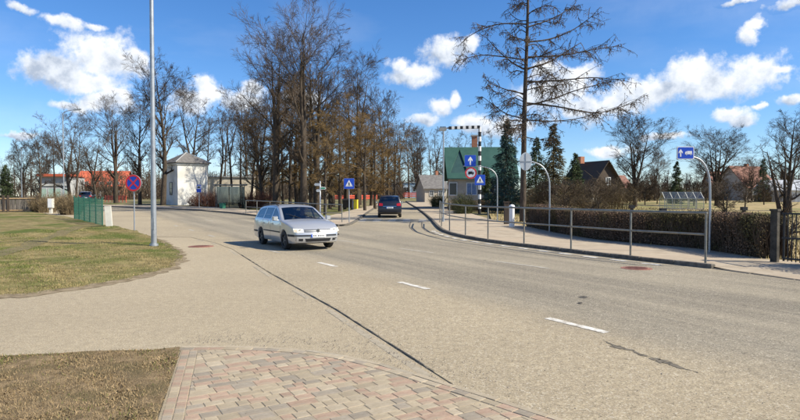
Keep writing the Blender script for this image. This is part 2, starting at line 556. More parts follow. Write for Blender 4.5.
for p in KR + KL: p.z = H(p.y)
kerb(offset(KR, -.06), PH + .015, gaps=[(at(800, 281), 2.3)])
kerb(offset(KL, -.06), PH + .015)
# flush kerb left over between the apron and the carriageway, with its open joint
kf = [p.copy() for p in resample(seam[1:9], .25)]
kerb([p + Vector((-.10, -.03, -.0)) for p in kf], .0012, 1.0, .13, m=M_kdust)
b = MB()
for i, (a, c) in enumerate(zip(kf[:-1], kf[1:])):
    w = (.003 + .008 * random.random()) * (1 if i < 30 else .8)
    if 9 < i < 60 and random.random() < .93:
        n = Vector((c.y - a.y, a.x - c.x, 0)).normalized() * w
        o0 = Vector((.01, 0, .014))
        b.add([a - n + o0, c - n + o0, c + n + o0, a + n + o0], [(0, 1, 2, 3)])
tag(b.build('joint_crack', M_tar), kind='structure')


# ---- lawns
def bumpy(x, y):
    return .035 * math.sin(x * 1.3 + y * .7) * math.sin(y * 1.1 - x * .4) + .02 * math.sin(x * 3.1) * math.sin(y * 2.7)


lawn_edge = [(-150, 309), (-60, 302.5), (0, 298), (60, 291.5), (110, 283.5), (150, 275.5), (174, 267.5), (182, 260), (180, 253), (170, 246), (155, 238.5), (135, 232)]
lawn_pts = smooth_path([at(*p) for p in lawn_edge], 2)
rg = random.Random(5)
lawn_pts = [p + Vector((rg.uniform(-.07, .07), rg.uniform(-.07, .07), 0)) for p in resample(lawn_pts, .22)]
lawn_poly = [p.xy for p in lawn_pts] + [p.xy for p in verge[1:]] + [Vector((-80, 62)), Vector((-80, 12))]
E2 = [p.xy for p in lawn_pts]


E3 = [(e.x, e.y) for e in E2[::2]]


def lawn_z(x, y):
    d = math.sqrt(min((x - e[0]) ** 2 + (y - e[1]) ** 2 for e in E3)) if y < 27 else 9
    return min(1, d / 1.5) * (.06 + bumpy(x, y)) if d < 8 else .06 + bumpy(x, y)


sheet('lawn', lawn_poly, .016, M_lawn, grid=(-30, -6, 9, 34, .8), zf=lawn_z)
patch_poly = [at(*p).xy for p in [(-260, 366), (-100, 361), (0, 357.5), (60, 354.5), (120, 352), (180, 349.5), (176, 366), (167, 392), (157, 420)]] + [Vector((-1.35, 3.0)), Vector((-7, 3.0))]
P_E = patch_poly
sheet('turf_patch', patch_poly, .012, M_brown, grid=(-7, -1, 3, 7, .35), zf=lambda x, y: .012 * math.sin(7 * x) * math.sin(6 * y) + .008)
# worn earth fringe where the lawn meets the asphalt
fr_in = [p + Vector((rg.uniform(-.05, .05), rg.uniform(-.05, .05), 0)) for p in offset(lawn_pts, .10)]
fr_out = [p + Vector((rg.uniform(-.09, .09), rg.uniform(-.09, .09), 0)) for p in offset(lawn_pts, -.17)]
M_fringe = mat('earth_fringe', (.15, .115, .07), (.30, .24, .16), .95, 5, 8, .7, 60, spec=.1)
b = MB()
nf = len(fr_in)
b.add([Vector((p.x, p.y, .030)) for p in fr_in] + [Vector((p.x, p.y, .006)) for p in fr_out], [(i, i + 1, nf + i + 1, nf + i) for i in range(nf - 1)])
tag(b.build('earth_fringe', M_fringe, fix=True), kind='structure')
# bare wheel track in the lawn
tr = smooth_path([at(*p) for p in [(-60, 272), (0, 258), (40, 243), (66, 233), (80, 227.5)]], 2)
tl, tr_ = offset(tr, .32), offset(tr, -.30)
tr_poly = [(p + Vector((rg.uniform(-.1, .1), rg.uniform(-.1, .1), 0))).xy for p in tl] + [(p + Vector((rg.uniform(-.1, .1), rg.uniform(-.1, .1), 0))).xy for p in tr_[::-1]]
sheet('dirt_track', tr_poly, .022, M_soil, grid=(-30, -6, 9, 34, .8), zf=lambda x, y: lawn_z(x, y) + .004)
garden_poly = [p.xy for p in [at(*q, PH) for q in [(1000, 284), (775, 261), (700, 249.5), (600, 240), (560, 234), (520, 226), (492, 219.8)]]] + [Vector((9, 60)), Vector((30, 112)), Vector((110, 112)), Vector((60, 10))]
sheet('garden', garden_poly, .06, M_garden)


def blades(name, poly, n, h, w, m, zfun, box, label, bias=1.0, seed=1, cat='grass', flat=0.0, mott=0):
    r = random.Random(seed); V = []; Fc = []
    x0, x1, y0, y1 = box; k = 0; tries = 0
    while k < n and tries < n * 9:
        tries += 1
        y = y0 + (y1 - y0) * r.random() ** bias
        x = r.uniform(x0, x1)
        if abs(x / max(y, 1)) > .78 or not inside(poly, x, y): continue
        if mott:
            g = math.sin(x * 1.1 + 2 * math.sin(y * .8)) + math.sin(y * 1.7 + 1.5 * math.sin(x * 2.3)) + .8 * math.sin(x * 4.1 + y * 3.3) + r.gauss(0, .9)
            if g * mott < 0: continue
        z = H(y) + zfun(x, y)
        hh = h * r.uniform(.4, 1.2); ww = w * r.uniform(.6, 1.4)
        a = r.uniform(0, 6.283); l = r.uniform(.1, .9) * hh + flat * hh
        dx, dy = math.cos(a), math.sin(a); b = r.uniform(0, 6.283)
        hz_ = hh * (1 - flat * r.random())
        V += [(x - dy * ww, y + dx * ww, z - .005), (x + dy * ww, y - dx * ww, z - .005), (x + math.cos(b) * l, y + math.sin(b) * l, z + hz_)]
        Fc.append((3 * k, 3 * k + 1, 3 * k + 2)); k += 1
    me = bpy.data.meshes.new(name); me.from_pydata(V, [], Fc); me.materials.append(m)
    return tag(link(name, me), label, cat, kind='stuff')


M_bg = mat('grass_green', (.10, .12, .026), (.19, .195, .06), .7, 2, 3, spec=.2)
M_bd = mat('grass_dry', (.22, .17, .075), (.39, .31, .145), .8, 2, 3, spec=.2)
M_bs = mat('stubble', (.20, .145, .08), (.36, .27, .15), .85, 12, 3, spec=.15)
M_lf = mat('leaf_litter', (.17, .115, .055), (.36, .26, .14), .8, 8, 3, spec=.2)
lz = lambda x, y: .012 + lawn_z(x, y)
blades('grass', lawn_poly, 36000, .034, .007, M_bg, lz, (-17, -3.8, 9, 30), 'short green grass blades of the lawn beside the lamp post', 1.6, 1, mott=1)
blades('grass', lawn_poly, 44000, .032, .007, M_bd, lz, (-17, -3.8, 9, 30), 'dry straw coloured grass blades of the lawn beside the lamp post', 1.6, 2, mott=-1)
pz = lambda x, y: .018
blades('grass', P_E, 9000, .026, .0035, M_bs, pz, (-5, -1.5, 4, 6.9), 'dry grass stubble of the brown turf patch by the paving', 1, 3, mott=1)
blades('grass', P_E, 1300, .03, .0035, M_bg, pz, (-5, -1.5, 4, 6.9), 'sparse green shoots in the brown turf patch by the paving', 1, 4, mott=-1)
blades('leaf_litter', P_E, 7000, .022, .009, M_lf, pz, (-5, -1.5, 4, 6.9), 'dead leaves and chips scattered over the brown turf patch', 1, 5, 'leaves', .9)
blades('grass', garden_poly, 12000, .16, .022, M_bd, lambda x, y: .06, (6, 30, 15, 60), 'long straw coloured grass in the garden behind the hedge', 1.5, 6)


# ---- painted lines
def stripe(name, p, q, w, m, z=.013, wob=0.02):
    p, q = Vector(p), Vector(q)
    d = (q - p).normalized(); n = Vector((-d.y, d.x, 0)) * w / 2
    k = max(2, int((q - p).length / .25)); b = MB(); L_, R_ = [], []
    for i in range(k + 1):
        c = p.lerp(q, i / k); c.z = H(c.y) + z
        L_.append(c + n * (1 + rg.uniform(-wob, wob) * 4)); R_.append(c - n * (1 + rg.uniform(-wob, wob) * 4))
    b.add(L_ + R_, [(i, i + 1, k + 2 + i, k + 1 + i) for i in range(k)])
    return b.build(name, m)


lane = bpy.data.objects.new('road_marking', None); C.objects.link(lane); lane['kind'] = 'structure'
for k in range(0, 9):
    s0 = Vector((-.02, 11.70, 0)); dvec = Vector((-.52, .854, 0)).normalized()
    p = s0 + dvec * (4.05 * (k - 2))
    o = stripe('painted_dash', p - dvec * .02, p - dvec * 1.05, .13, M_paint if k < 4 else M_paint_old); o.parent = lane
for k in range(-1, 8):
    p = Vector((0, 19.2, 0)) + Vector((-.56, .83, 0)) * (4.6 * k)
    if k in (-1, 0, 1, 3, 5): stripe('painted_dash', p, p + Vector((.56, -.83, 0)) * 1.8, .12, M_paint_old).parent = lane
ke = resample(offset([p for p in KR], .42), .25)
edge0 = [p for p in ke if 5.2 < p.y < 29]
for i in range(0, len(edge0) - 3, 4):
    if 14 < edge0[i].y < 28: stripe('painted_dash', edge0[i], edge0[i + 2], .20, M_paint).parent = lane
# worn zebra crossing over the mouth of the side street
for k, px in enumerate((365, 380, 395, 411, 427)):
    a, c = at(px - 4.2, 221.8), at(px - 1.0 if px < 400 else px - 4.5, 219.0)
    stripe('zebra_stripe', a, c, .48, M_paint_old).parent = lane
# sealed cracks and small patches in the asphalt
for pts in ([(411, 222), (409, 226), (411.5, 230), (420, 234.2), (440, 238)], [(422, 222), (421.5, 227), (425, 231), (436, 235)], [(601, 341), (622, 349), (650, 358), (700, 375)],
            [(480, 262), (490, 259), (505, 258.5)]):
    path = [p + Vector((rg.gauss(0, .02), rg.gauss(0, .012), 0)) for p in resample(smooth_path([at(*p) for p in pts], 2), .07)]
    b = MB()
    ws = [rg.uniform(.006, .03) * (.55 + .45 * math.sin(i * .31) ** 2) for i, _ in enumerate(path)]
    wide = .6 if pts[0][0] in (601, 262, 430) else (.35 if pts[0][0] == 480 else 1.6)
    for i in range(len(path) - 1):
        if wide < 1 and rg.random() < .05: continue
        a, c = path[i], path[i + 1]; n = Vector((c.y - a.y, a.x - c.x, 0)).normalized()
        zz = Vector((0, 0, .012))
        if pts[0][0] == 601: wide = .5 + 7 * max(0, 1 - abs(i - 9) / 9) * rg.random()
        b.add([a - n * ws[i] * wide + zz, c - n * ws[i + 1] * wide + zz, c + n * ws[i + 1] * wide + zz, a + n * ws[i] * wide + zz], [(0, 1, 2, 3)])
    tag(b.build('sealed_crack', M_tar if wide > 1 and pts[0][0] != 601 else M_crk), kind='structure')

# small loose stones along the seam and in front of the paving
b = MB(); rs = random.Random(11)
for k in range(1500):
    t = rs.random()
    if t < .45:
        s = seam[1].lerp(seam[4], rs.random() ** 1.3); x, y = s.x + rs.gauss(-.08, .16), s.y + rs.gauss(0, .1)
    elif t < .8:
        x = rs.uniform(-2.6, .9); y = 6.75 - max(0, x + 1.2) * .72 + abs(rs.gauss(0, .28)) + .08
    else:
        x, y = rs.uniform(-4, 4), rs.uniform(4.4, 11)
    s = rs.uniform(.003, .008) * (1.5 if rs.random() < .06 else 1); a = rs.uniform(0, 3)
    q = [(x + s * math.cos(a + j * 1.57), y + s * math.sin(a + j * 1.57), .008) for j in range(4)]
    b.add(q + [(x, y, .012 + s * .9)], [(0, 1, 4), (1, 2, 4), (2, 3, 4), (3, 0, 4)])
tag(b.build('loose_grit', mat('grit', (.10, .08, .06), (.38, .33, .26), .9, 30)), 'loose grit and small stones strewn along the asphalt edge', 'grit', kind='stuff')

# ---- block paving in front of the viewer
M_bed = mat('joint_sand', (.24, .195, .13), (.35, .29, .20), .95, 40, 5, .3, 200)
BR = [mat('block_red', (0.31, 0.21, 0.145), (0.395, 0.28, 0.2), .9, 25, 6, .35, 160, rnd=.12, c3=(.345, .27, .19), s3=5),
      mat('block_buff', (0.32, 0.255, 0.17), (0.4, 0.33, 0.225), .9, 25, 6, .35, 160, rnd=.12, c3=(.345, .28, .195), s3=5),
      mat('block_grey', (0.25, 0.21, 0.155), (0.325, 0.275, 0.21), .9, 25, 6, .35, 160, rnd=.12, c3=(.30, .245, .18), s3=5),
      mat('block_pale', (0.345, 0.28, 0.19), (0.42, 0.35, 0.25), .9, 25, 6, .35, 160, rnd=.10)]
front = [at(*p) for p in [(182, 347.6), (225, 346.8), (262, 347.6), (300, 349.8), (335, 354.2), (368, 361), (400, 369.5), (440, 382), (480, 394), (520, 407)]]
front = [p.xy for p in front]
left = [at(180, 349).xy, at(157, 420).xy]
dl = (left[1] - left[0]).normalized(); df = (front[-1] - front[-2]).normalized()
region = front + [front[-1] + df * 1.2, front[-1] + df * 1.2 + Vector((-.2, -1.5)), left[1] + dl * 1.6 + Vector((0, 0))]
pav = sheet('block_paving', region, .0085, M_bed)


def clip(poly, a, c):
    """keep the part of poly to the right of a -> c"""
    out = []; e = c - a
    side = lambda p: -(e.x * (p[1] - a.y) - e.y * (p[0] - a.x))
    for i in range(len(poly)):
        p, q = poly[i], poly[(i + 1) % len(poly)]
        sp, sq = side(p), side(q)
        if sp >= 0: out.append(p)
        if (sp > 0) != (sq > 0) and abs(sp - sq) > 1e-9:
            t = sp / (sp - sq); out.append((p[0] + (q[0] - p[0]) * t, p[1] + (q[1] - p[1]) * t))
    return out


def area(poly): return abs(sum(p[0] * q[1] - q[0] * p[1] for p, q in zip(poly, poly[1:] + poly[:1]))) / 2


def inset_poly(poly, d):
    cx = sum(p[0] for p in poly) / len(poly); cy = sum(p[1] for p in poly) / len(poly)
    o = []
    for p in poly:
        l = math.hypot(p[0] - cx, p[1] - cy); k = max(0.3, 1 - d * 1.3 / max(l, .01)); o.append((cx + (p[0] - cx) * k, cy + (p[1] - cy) * k))
    return o


far_bricks = MB()
brick_n = 0


def brick(poly, m, name='paving_block', top=.012):
    global brick_n
    if len(poly) < 3 or area(poly) < .0009: return
    cx = sum(p[0] for p in poly) / len(poly); cy = sum(p[1] for p in poly) / len(poly)
    body = [(p[0] - cx, p[1] - cy) for p in inset_poly(poly, .0022)]
    tp = inset_poly(body, .005)
    if sum(p[0] * q[1] - q[0] * p[1] for p, q in zip(body, body[1:] + body[:1])) < 0: body, tp = body[::-1], tp[::-1]
    n = len(body); z = top + random.uniform(-.002, .002); tx, ty = random.uniform(-.012, .012), random.uniform(-.012, .012)
    V = [(x, y, -.02) for x, y in body] + [(x, y, z - .004 + tx * x + ty * y) for x, y in body] + [(x, y, z + tx * x + ty * y) for x, y in tp]
    Fc = [(i, (i + 1) % n, n + (i + 1) % n, n + i) for i in range(n)] + [(n + i, n + (i + 1) % n, 2 * n + (i + 1) % n, 2 * n + i) for i in range(n)] + [tuple(range(2 * n, 3 * n))]
    if cy < 4.25 or (cx / cy > .74):
        far_bricks.add([(x + cx, y + cy, q) for x, y, q in V], Fc); return
    b = MB().add(V, Fc)
    o = b.build(name, m, pav); o.location = (cx, cy, 0); brick_n += 1


# rows run across the road axis; three block sizes laid at random
ax, ay = Vector((.86, .51)), Vector((-.51, .86))
clips = []
bw = .10                                          # border courses
fo = [Vector((p.x, p.y)) for p in front]
for a, c in zip(fo[:-1], fo[1:]): clips.append((a, c))
t = -1.0; rb = random.Random(21)
nrm = Vector((-dl.y, dl.x))
inner_l = [left[0] + nrm * .20, left[1] + dl * 2 + nrm * .20]
v = 1.2
while v < 8.2:
    hgt = rb.choice((.10, .125, .125, .16))
    u = -3.0 + rb.random() * .2
    while u < 4.5:
        l = rb.choice((.10, .125, .16, .16, .20, .25)) if hgt < .15 else rb.choice((.16, .16, .20, .25))
        poly = [(ax * (u + a) + ay * (v + c)) for a, c in ((0, 0), (l, 0), (l, hgt), (0, hgt))]
        poly = [(p.x, p.y) for p in poly]
        for a, c in clips:
            nb = Vector((c.y - a.y, a.x - c.x)).normalized() * .17
            poly = clip(poly, a + nb, c + nb)
            if not poly: break
        if poly: poly = clip(poly, inner_l[1], inner_l[0])
        if poly and min(p[1] for p in poly) > 2.6 and max(p[0] for p in poly) < 2.6:
            brick(poly, rb.choice((BR[0], BR[0], BR[1], BR[1], BR[2], BR[3])))
        u += l
    v += hgt
# border courses: one along the turf, a pale kerb band and a header course along the asphalt
for side_off, n_ in ((.03, 0), (.115, 1)):
    s = .05
    while s < 4.0:
        l = rb.uniform(.11, .17)
        p0, p1 = left[0] + dl * s, left[0] + dl * (s + l)
        poly = [p0 + nrm * side_off, p1 + nrm * side_off, p1 + nrm * (side_off + .082), p0 + nrm * (side_off + .082)]
        brick([(p.x, p.y) for p in poly], rb.choice((BR[0], BR[0], BR[2], BR[1])))
        s += l
fp = [Vector((p.x, p.y, 0)) for p in front + [front[-1] + df * 1.2]]
for off, wd, l, mats in ((.0, .065, .5, (M_kdust, BR[3])), (.07, .095, .17, (BR[0], BR[1], BR[2], BR[3]))):
    pts = resample(fp, l)
    for a, c in zip(pts[:-1], pts[1:]):
        n = Vector(((c - a).y, -(c - a).x, 0)).normalized()
        poly = [a + n * off, c + n * off, c + n * (off + wd), a + n * (off + wd)]
        brick([(p.x, p.y) for p in poly], rb.choice(mats), 'kerb_block' if off == 0 else 'paving_block', .014)
fb = far_bricks.build('paving_blocks', BR[1], pav); fb['kind'] = 'stuff'

# ------------------------------------------------------------------ trees
M_bark = mat('bark_grey_brown', (.042, .033, .025), (.105, .081, .06), .95, 5, 6, .6, 18, stretch=(3, 3, .6), spec=.15)
M_twig = mat('twig_dark', (.055, .041, .03), (.12, .09, .065), .95, 1.5, 3, spec=.1)
M_twig_gold = mat('twig_golden', (.125, .082, .036), (.26, .17, .075), .95, 1.5, 3, spec=.1)
M_bark_larch = mat('bark_larch', (.05, .038, .03), (.11, .085, .066), .95, 5, 6, .6, 14, stretch=(3, 3, .7), spec=.15)


def rdir(r, d, ang):
    """a direction at an angle from d, random azimuth"""
    o = d.orthogonal().normalized(); o.rotate(Matrix.Rotation(r.uniform(0, 6.283), 3, d) if False else Matrix.Rotation(0, 3, 'Z'))
    a = r.uniform(0, 6.283)
    b = d.cross(o)
    p = o * math.cos(a) + b * math.sin(a)
    return (d * math.cos(ang) + p * math.sin(ang)).normalized()


class Tree:
    """trunk and limbs go to one mesh, branches and twigs to another"""

    def __init__(self, seed):
        self.r = random.Random(seed); self.trunk = MB(); self.crown = MB(); self.n = 0

    def axis(self, p, d, length, r0, r1, seg, wob, up=0.0, sides=5, mb=None):
        r = self.r; pts = [p.copy()]; d = d.copy(); st = length / seg; dirs = [d.copy()]
        for i in range(seg):
            d = (d + Vector((r.gauss(0, wob), r.gauss(0, wob), r.gauss(0, wob) + up))).normalized()
            p = p + d * st; pts.append(p.copy()); dirs.append(d.copy())
        rad = [r0 + (r1 - r0) * (i / seg) for i in range(seg + 1)]
        (mb or self.crown).tube(pts, rad, sides, cap=False)
        self.n += 1
        return pts, dirs, rad

    def grow(self, p, d, length, rad, lev, par):
        """par: per-level (children, length ratio, angle, upward pull, wobble)"""
        nch, ratio, ang, up, wob = par[lev]
        last = lev == len(par) - 1
        r = self.r
        rmin = .0088 if last else .013
        pts, dirs, rr = self.axis(p, d, length, max(rad, rmin), max(rad * .3, rmin * .7), 1 if last else (2 if lev >= 2 else 5), wob, up,
                                  3 if lev >= 1 else 5, self.trunk if lev == 0 else self.crown)
        if last: return
        k = max(1, int(round(nch * r.uniform(.75, 1.25))))
        for i in range(k):
            t = .22 + .78 * (i + r.random()) / k
            f = min(t, .999) * (len(pts) - 1); j = int(f)
            q = pts[j].lerp(pts[j + 1], f - j)
            self.grow(q, rdir(r, dirs[j + 1], ang * r.uniform(.65, 1.3)), length * ratio * r.uniform(.6, 1.2) * (1.15 - .5 * t), rr[j] * .55, lev + 1, par)


def bare_tree(seed, Ht=20.0, r0=.32, leaders=1, fork=.4, clear=.28, limbs=18, spread=.24, up=.06, ang=.9, par=None, top=.9, lean=0.0, droop=0.0):
    t = Tree(seed); r = t.r
    par = par or [(6, .5, .75, up, .13), (5, .5, .75, up * .8 - droop, .16), (5, .55, .7, .02 - droop * 1.6, .2), (0, 0, 0, -droop, .2)]
    base = Vector((0, 0, -.15))
    ends = []
    if leaders == 1:
        pts, dirs, rr = t.axis(base, Vector((lean, 0, 1)).normalized(), Ht * .97, r0, .02, 12, .02, .02, 8, t.trunk)
        ends.append((pts, dirs, rr, clear))
    else:
        pts, dirs, rr = t.axis(base, Vector((lean, 0, 1)).normalized(), Ht * fork, r0, r0 * .75, 6, .03, .02, 8, t.trunk)
        a0 = r.uniform(0, 6)
        for k in range(leaders):
            a = a0 + 6.283 * k / leaders; tilt = r.uniform(.08, .20)
            d = Vector((math.cos(a) * tilt, math.sin(a) * tilt, 1)).normalized()
            l = Ht * (1 - fork) * r.uniform(.84, 1.0)
            ends.append((*t.axis(pts[-1], d, l, r0 * .62, .02, 9, .028, .05, 6, t.trunk), max(.08, (clear - fork) / (1 - fork))))
        ends.append((pts, dirs, rr, max(.5, clear / fork * .8)))
    tot = sum((e[0][-1] - e[0][0]).length for e in ends)
    for pts, dirs, rr, c in ends:
        ll = (pts[-1] - pts[0]).length
        k = max(3, int(limbs * ll / tot))
        for i in range(k):
            f = c + (1 - c) * (i + r.random()) / k
            f = min(f, .985)
            j = int(f * (len(pts) - 1)); q = pts[j].lerp(pts[j + 1], f * (len(pts) - 1) - j)
            zrel = q.z / Ht
            prof = math.sin(math.pi * min(1, max(.12, (zrel - clear * .55) / (1.12 - clear * .55)))) ** .7
            l = Ht * spread * prof * r.uniform(.65, 1.2) + Ht * .035
            t.grow(q, rdir(r, dirs[j], ang * r.uniform(.7, 1.2)), l, max(rr[j] * .5, .03), 0, par)
    return t


def norm_height(t, Ht):
    """scale so that the highest twig is at exactly Ht"""
    z = max(max(v[2] for v in t.crown.v), max(v[2] for v in t.trunk.v))
    s = Ht / z
    for mb in (t.crown, t.trunk): mb.v = [(a * s, b * s, c * s) for a, b, c in mb.v]
    return t


PROTO = {}


def proto(name, t, Ht, mb=M_bark, mt=M_twig):
    norm_height(t, Ht)
    PROTO[name] = (t.trunk.mesh('trunk', mb, 0), t.crown.mesh('crown', mt), Ht)


P4 = lambda a, b, c, up, droop=0.0: [(a, .55, .68, up, .085), (b, .55, .68, up * .8 - droop, .11), (c + 1, .75, .66, .03 - droop * 1.6, .14), (0, 0, 0, .02 - droop, .08)]
proto('tall_a', bare_tree(1, 20, .44, 3, .34, .2, 26, .28, .08, .82, P4(7, 6, 6, .07)), 20)
proto('tall_b', bare_tree(2, 20, .40, 1, .4, .22, 26, .23, .08, .85, P4(7, 6, 6, .08)), 20)
proto('tall_c', bare_tree(3, 20, .42, 2, .3, .2, 26, .26, .06, .9, P4(7, 6, 6, .05)), 20)
proto('slim_a', bare_tree(4, 20, .28, 1, .4, .42, 15, .13, .09, .8, P4(6, 5, 5, .07)), 20)
proto('slim_b', bare_tree(5, 20, .27, 2, .5, .45, 14, .13, .08, .8, P4(6, 5, 5, .07)), 20)
proto('gold_a', bare_tree(6, 20, .36, 2, .4, .14, 30, .19, .0, 1.15, P4(7, 6, 6, .0, .09), droop=.09), 20, mt=M_twig_gold)
proto('gold_b', bare_tree(7, 20, .34, 1, .4, .12, 30, .17, .0, 1.15, P4(7, 6, 6, .0, .11), droop=.11), 20, mt=M_twig_gold)
proto('round', bare_tree(8, 14, .42, 4, .22, .2, 42, .34, .05, .9, P4(7, 6, 6, .05)), 14)
proto('oval', bare_tree(9, 14, .30, 3, .2, .2, 38, .26, .10, .75, P4(7, 6, 5, .09)), 14)
proto('orchard_a', bare_tree(10, 4.2, .12, 4, .22, .24, 22, .42, .03, 1.0, P4(6, 5, 4, .03)), 4.2)
proto('orchard_b', bare_tree(11, 4.2, .12, 3, .25, .26, 20, .46, .0, 1.1, P4(6, 5, 4, .0)), 4.2)
proto('gnarled', bare_tree(12, 8, .36, 3, .16, .2, 14, .36, .05, 1.0, [(6, .55, .7, .05, .2), (5, .5, .7, .05, .22), (4, .5, .7, .05, .22)]), 8)


def place(pname, px, Y, top, label, cat='tree', group=None, name='bare_tree', rz=None, wide=1.0):
    tr_, cr, h0 = PROTO[pname]
    loc = col(px, Y, -.02)
    s = (hz(top, Y) - loc.z) / h0
    e = thing(name, label, cat, loc, random.uniform(0, 6.28) if rz is None else rz, group)
    e.scale = (s * wide, s * wide, s)
    link('trunk', tr_, e); link('crown', cr, e)
    return e


ORD = ['first', 'second', 'third', 'fourth', 'fifth', 'sixth', 'seventh', 'eighth', 'ninth', 'tenth', 'eleventh', 'twelfth', 'thirteenth', 'fourteenth', 'fifteenth', 'sixteenth', 'seventeenth', 'eighteenth', 'nineteenth', 'twentieth']


def row(rows, text, group, **k):
    rows = sorted(rows, key=lambda q: q[1])
    for i, (pn, px, Y, top) in enumerate(rows):
        place(pn, px, Y, top, text % ORD[i], group=group, **k)


# far left
row([('tall_c', 8, 96, 150), ('oval', 24, 92, 138), ('tall_b', 40, 88, 124), ('oval', 46, 110, 135)], 'bare grey tree behind the plank fence, %s from the left edge', 'bare trees behind the plank fence')
place('slim_a', 55, 74, 118, 'slim bare tree in front of the whitish building, left of the lamp mast')
place('tall_c', 70, 78, 104, 'dark bare tree just right of the curved street lamp')
place('slim_b', 75.5, 70, 122, 'thin bare trunk in front of the white gable house')
place('tall_c', 96, 92, 118, 'spreading bare tree in front of the red brick building', wide=1.15)
place('tall_a', 116, 82, 92, 'forked bare tree left of the round no stopping sign', wide=1.1)
place('tall_b', 140, 74, 84, 'bare tree right behind the round no stopping sign')
place('tall_b', 163, 72, 49, 'tall bare tree at the left corner of the white tower', wide=1.15)
place('tall_c', 191, 84, 76, 'bare tree rising behind the roof of the white tower', wide=1.1)
# the park behind the bus stop
row([('slim_a', 207, 78, 100), ('slim_b', 219, 76, 106), ('slim_a', 225, 88, 98), ('slim_b', 233, 74, 102), ('slim_a', 241, 80, 96), ('tall_b', 245.5, 92, 90), ('slim_b', 251, 72, 100)],
    'slender bare trunk behind the bus shelter, %s from the white tower', 'slender trees behind the bus stop')
row([('tall_b', 257, 84, 92), ('tall_c', 263, 64, 72), ('slim_b', 270, 74, 84), ('tall_a', 276, 58, 20), ('slim_a', 283, 78, 70), ('gold_a', 290, 64, 92), ('tall_b', 297, 70, 60), ('tall_a', 304, 52, -6), ('gold_b', 311, 60, 70)],
    'bare park tree above the silver car, %s trunk from its left', 'park trees above the silver car')
row([('tall_a', 317, 56, 24), ('gold_a', 325, 47, 104), ('tall_c', 333, 68, 70), ('gold_b', 340, 54, 90), ('slim_b', 345, 76, 80)],
    'bare park tree left of the crossing sign, %s trunk from the white signpost', 'park trees between signpost and crossing sign')
row([('tall_c', 357, 60, 42), ('gold_a', 365, 52, 108), ('gold_b', 375, 58, 104), ('tall_b', 381.5, 72, 78), ('slim_a', 388, 84, 92), ('gold_a', 394.5, 90, 116)],
    'bare tree lining the side street left of the dark car, %s from the crossing sign', 'trees lining the side street')
row([('slim_b', 401, 118, 122), ('slim_a', 409, 136, 118), ('oval', 416, 150, 124), ('slim_b', 423, 140, 126), ('slim_a', 431, 130, 128), ('slim_b', 438, 124, 126), ('slim_a', 452, 135, 134), ('slim_b', 462, 128, 130), ('slim_a', 472, 140, 132), ('slim_b', 488, 132, 128)],
    'slender far tree beyond the end of the side street, %s from the left', 'slender trees at the end of the side street')
# right hand gardens
place('oval', 635, 62, 112, 'tall oval bare tree behind the orchard, right of the dark gabled house', wide=1.4)
place('round', 717, 66, 121, 'broad round bare tree behind the blue lorry sign', wide=1.2)
place('oval', 655, 92, 148, 'small hazy bare tree right of the tall oval tree')
place('round', 752, 92, 154, 'low bare tree above the terracotta roofs')
place('tall_b', 790, 46, 98, 'slender twiggy tree high at the right edge of the garden', wide=1.2)
place('tall_c', 806, 52, 120, 'twiggy tree cut by the right edge of the view', wide=1.2)
gn = place('gnarled', 783, 19.0, 122, 'dark gnarled fruit tree forking beside the iron gate', rz=2.2, wide=1.0)
orch = [('orchard_a', 548, 44, 178), ('orchard_b', 566, 38, 178), ('orchard_a', 586, 46, 176), ('orchard_b', 598, 36, 180), ('orchard_a', 612, 56, 176), ('orchard_b', 630, 62, 178), ('orchard_a', 645, 70, 177),
        ('orchard_b', 657, 74, 180), ('orchard_a', 668, 78, 180), ('orchard_b', 694, 66, 177), ('orchard_a', 726, 30, 176), ('orchard_b', 745, 62, 178), ('orchard_a', 764, 70, 178), ('orchard_b', 706, 76, 178), ('orchard_a', 640, 84, 178), ('orchard_b', 605, 72, 176)]
row(orch, 'low spreading fruit tree in the garden behind the hedge, %s from the larch', 'orchard trees behind the hedge', name='fruit_tree', wide=1.15)


row([('gold_b', 262, 76, 112), ('gold_a', 279, 66, 100), ('gold_b', 300, 74, 104), ('gold_a', 318, 66, 108), ('gold_b', 330, 60, 112), ('gold_a', 347, 70, 100), ('gold_b', 360, 74, 112), ('gold_a', 371, 66, 118), ('gold_b', 384, 64, 128)],
    'lower golden brown tree filling the park behind the tall trunks, %s from the left', 'lower golden trees in the park', wide=1.2)


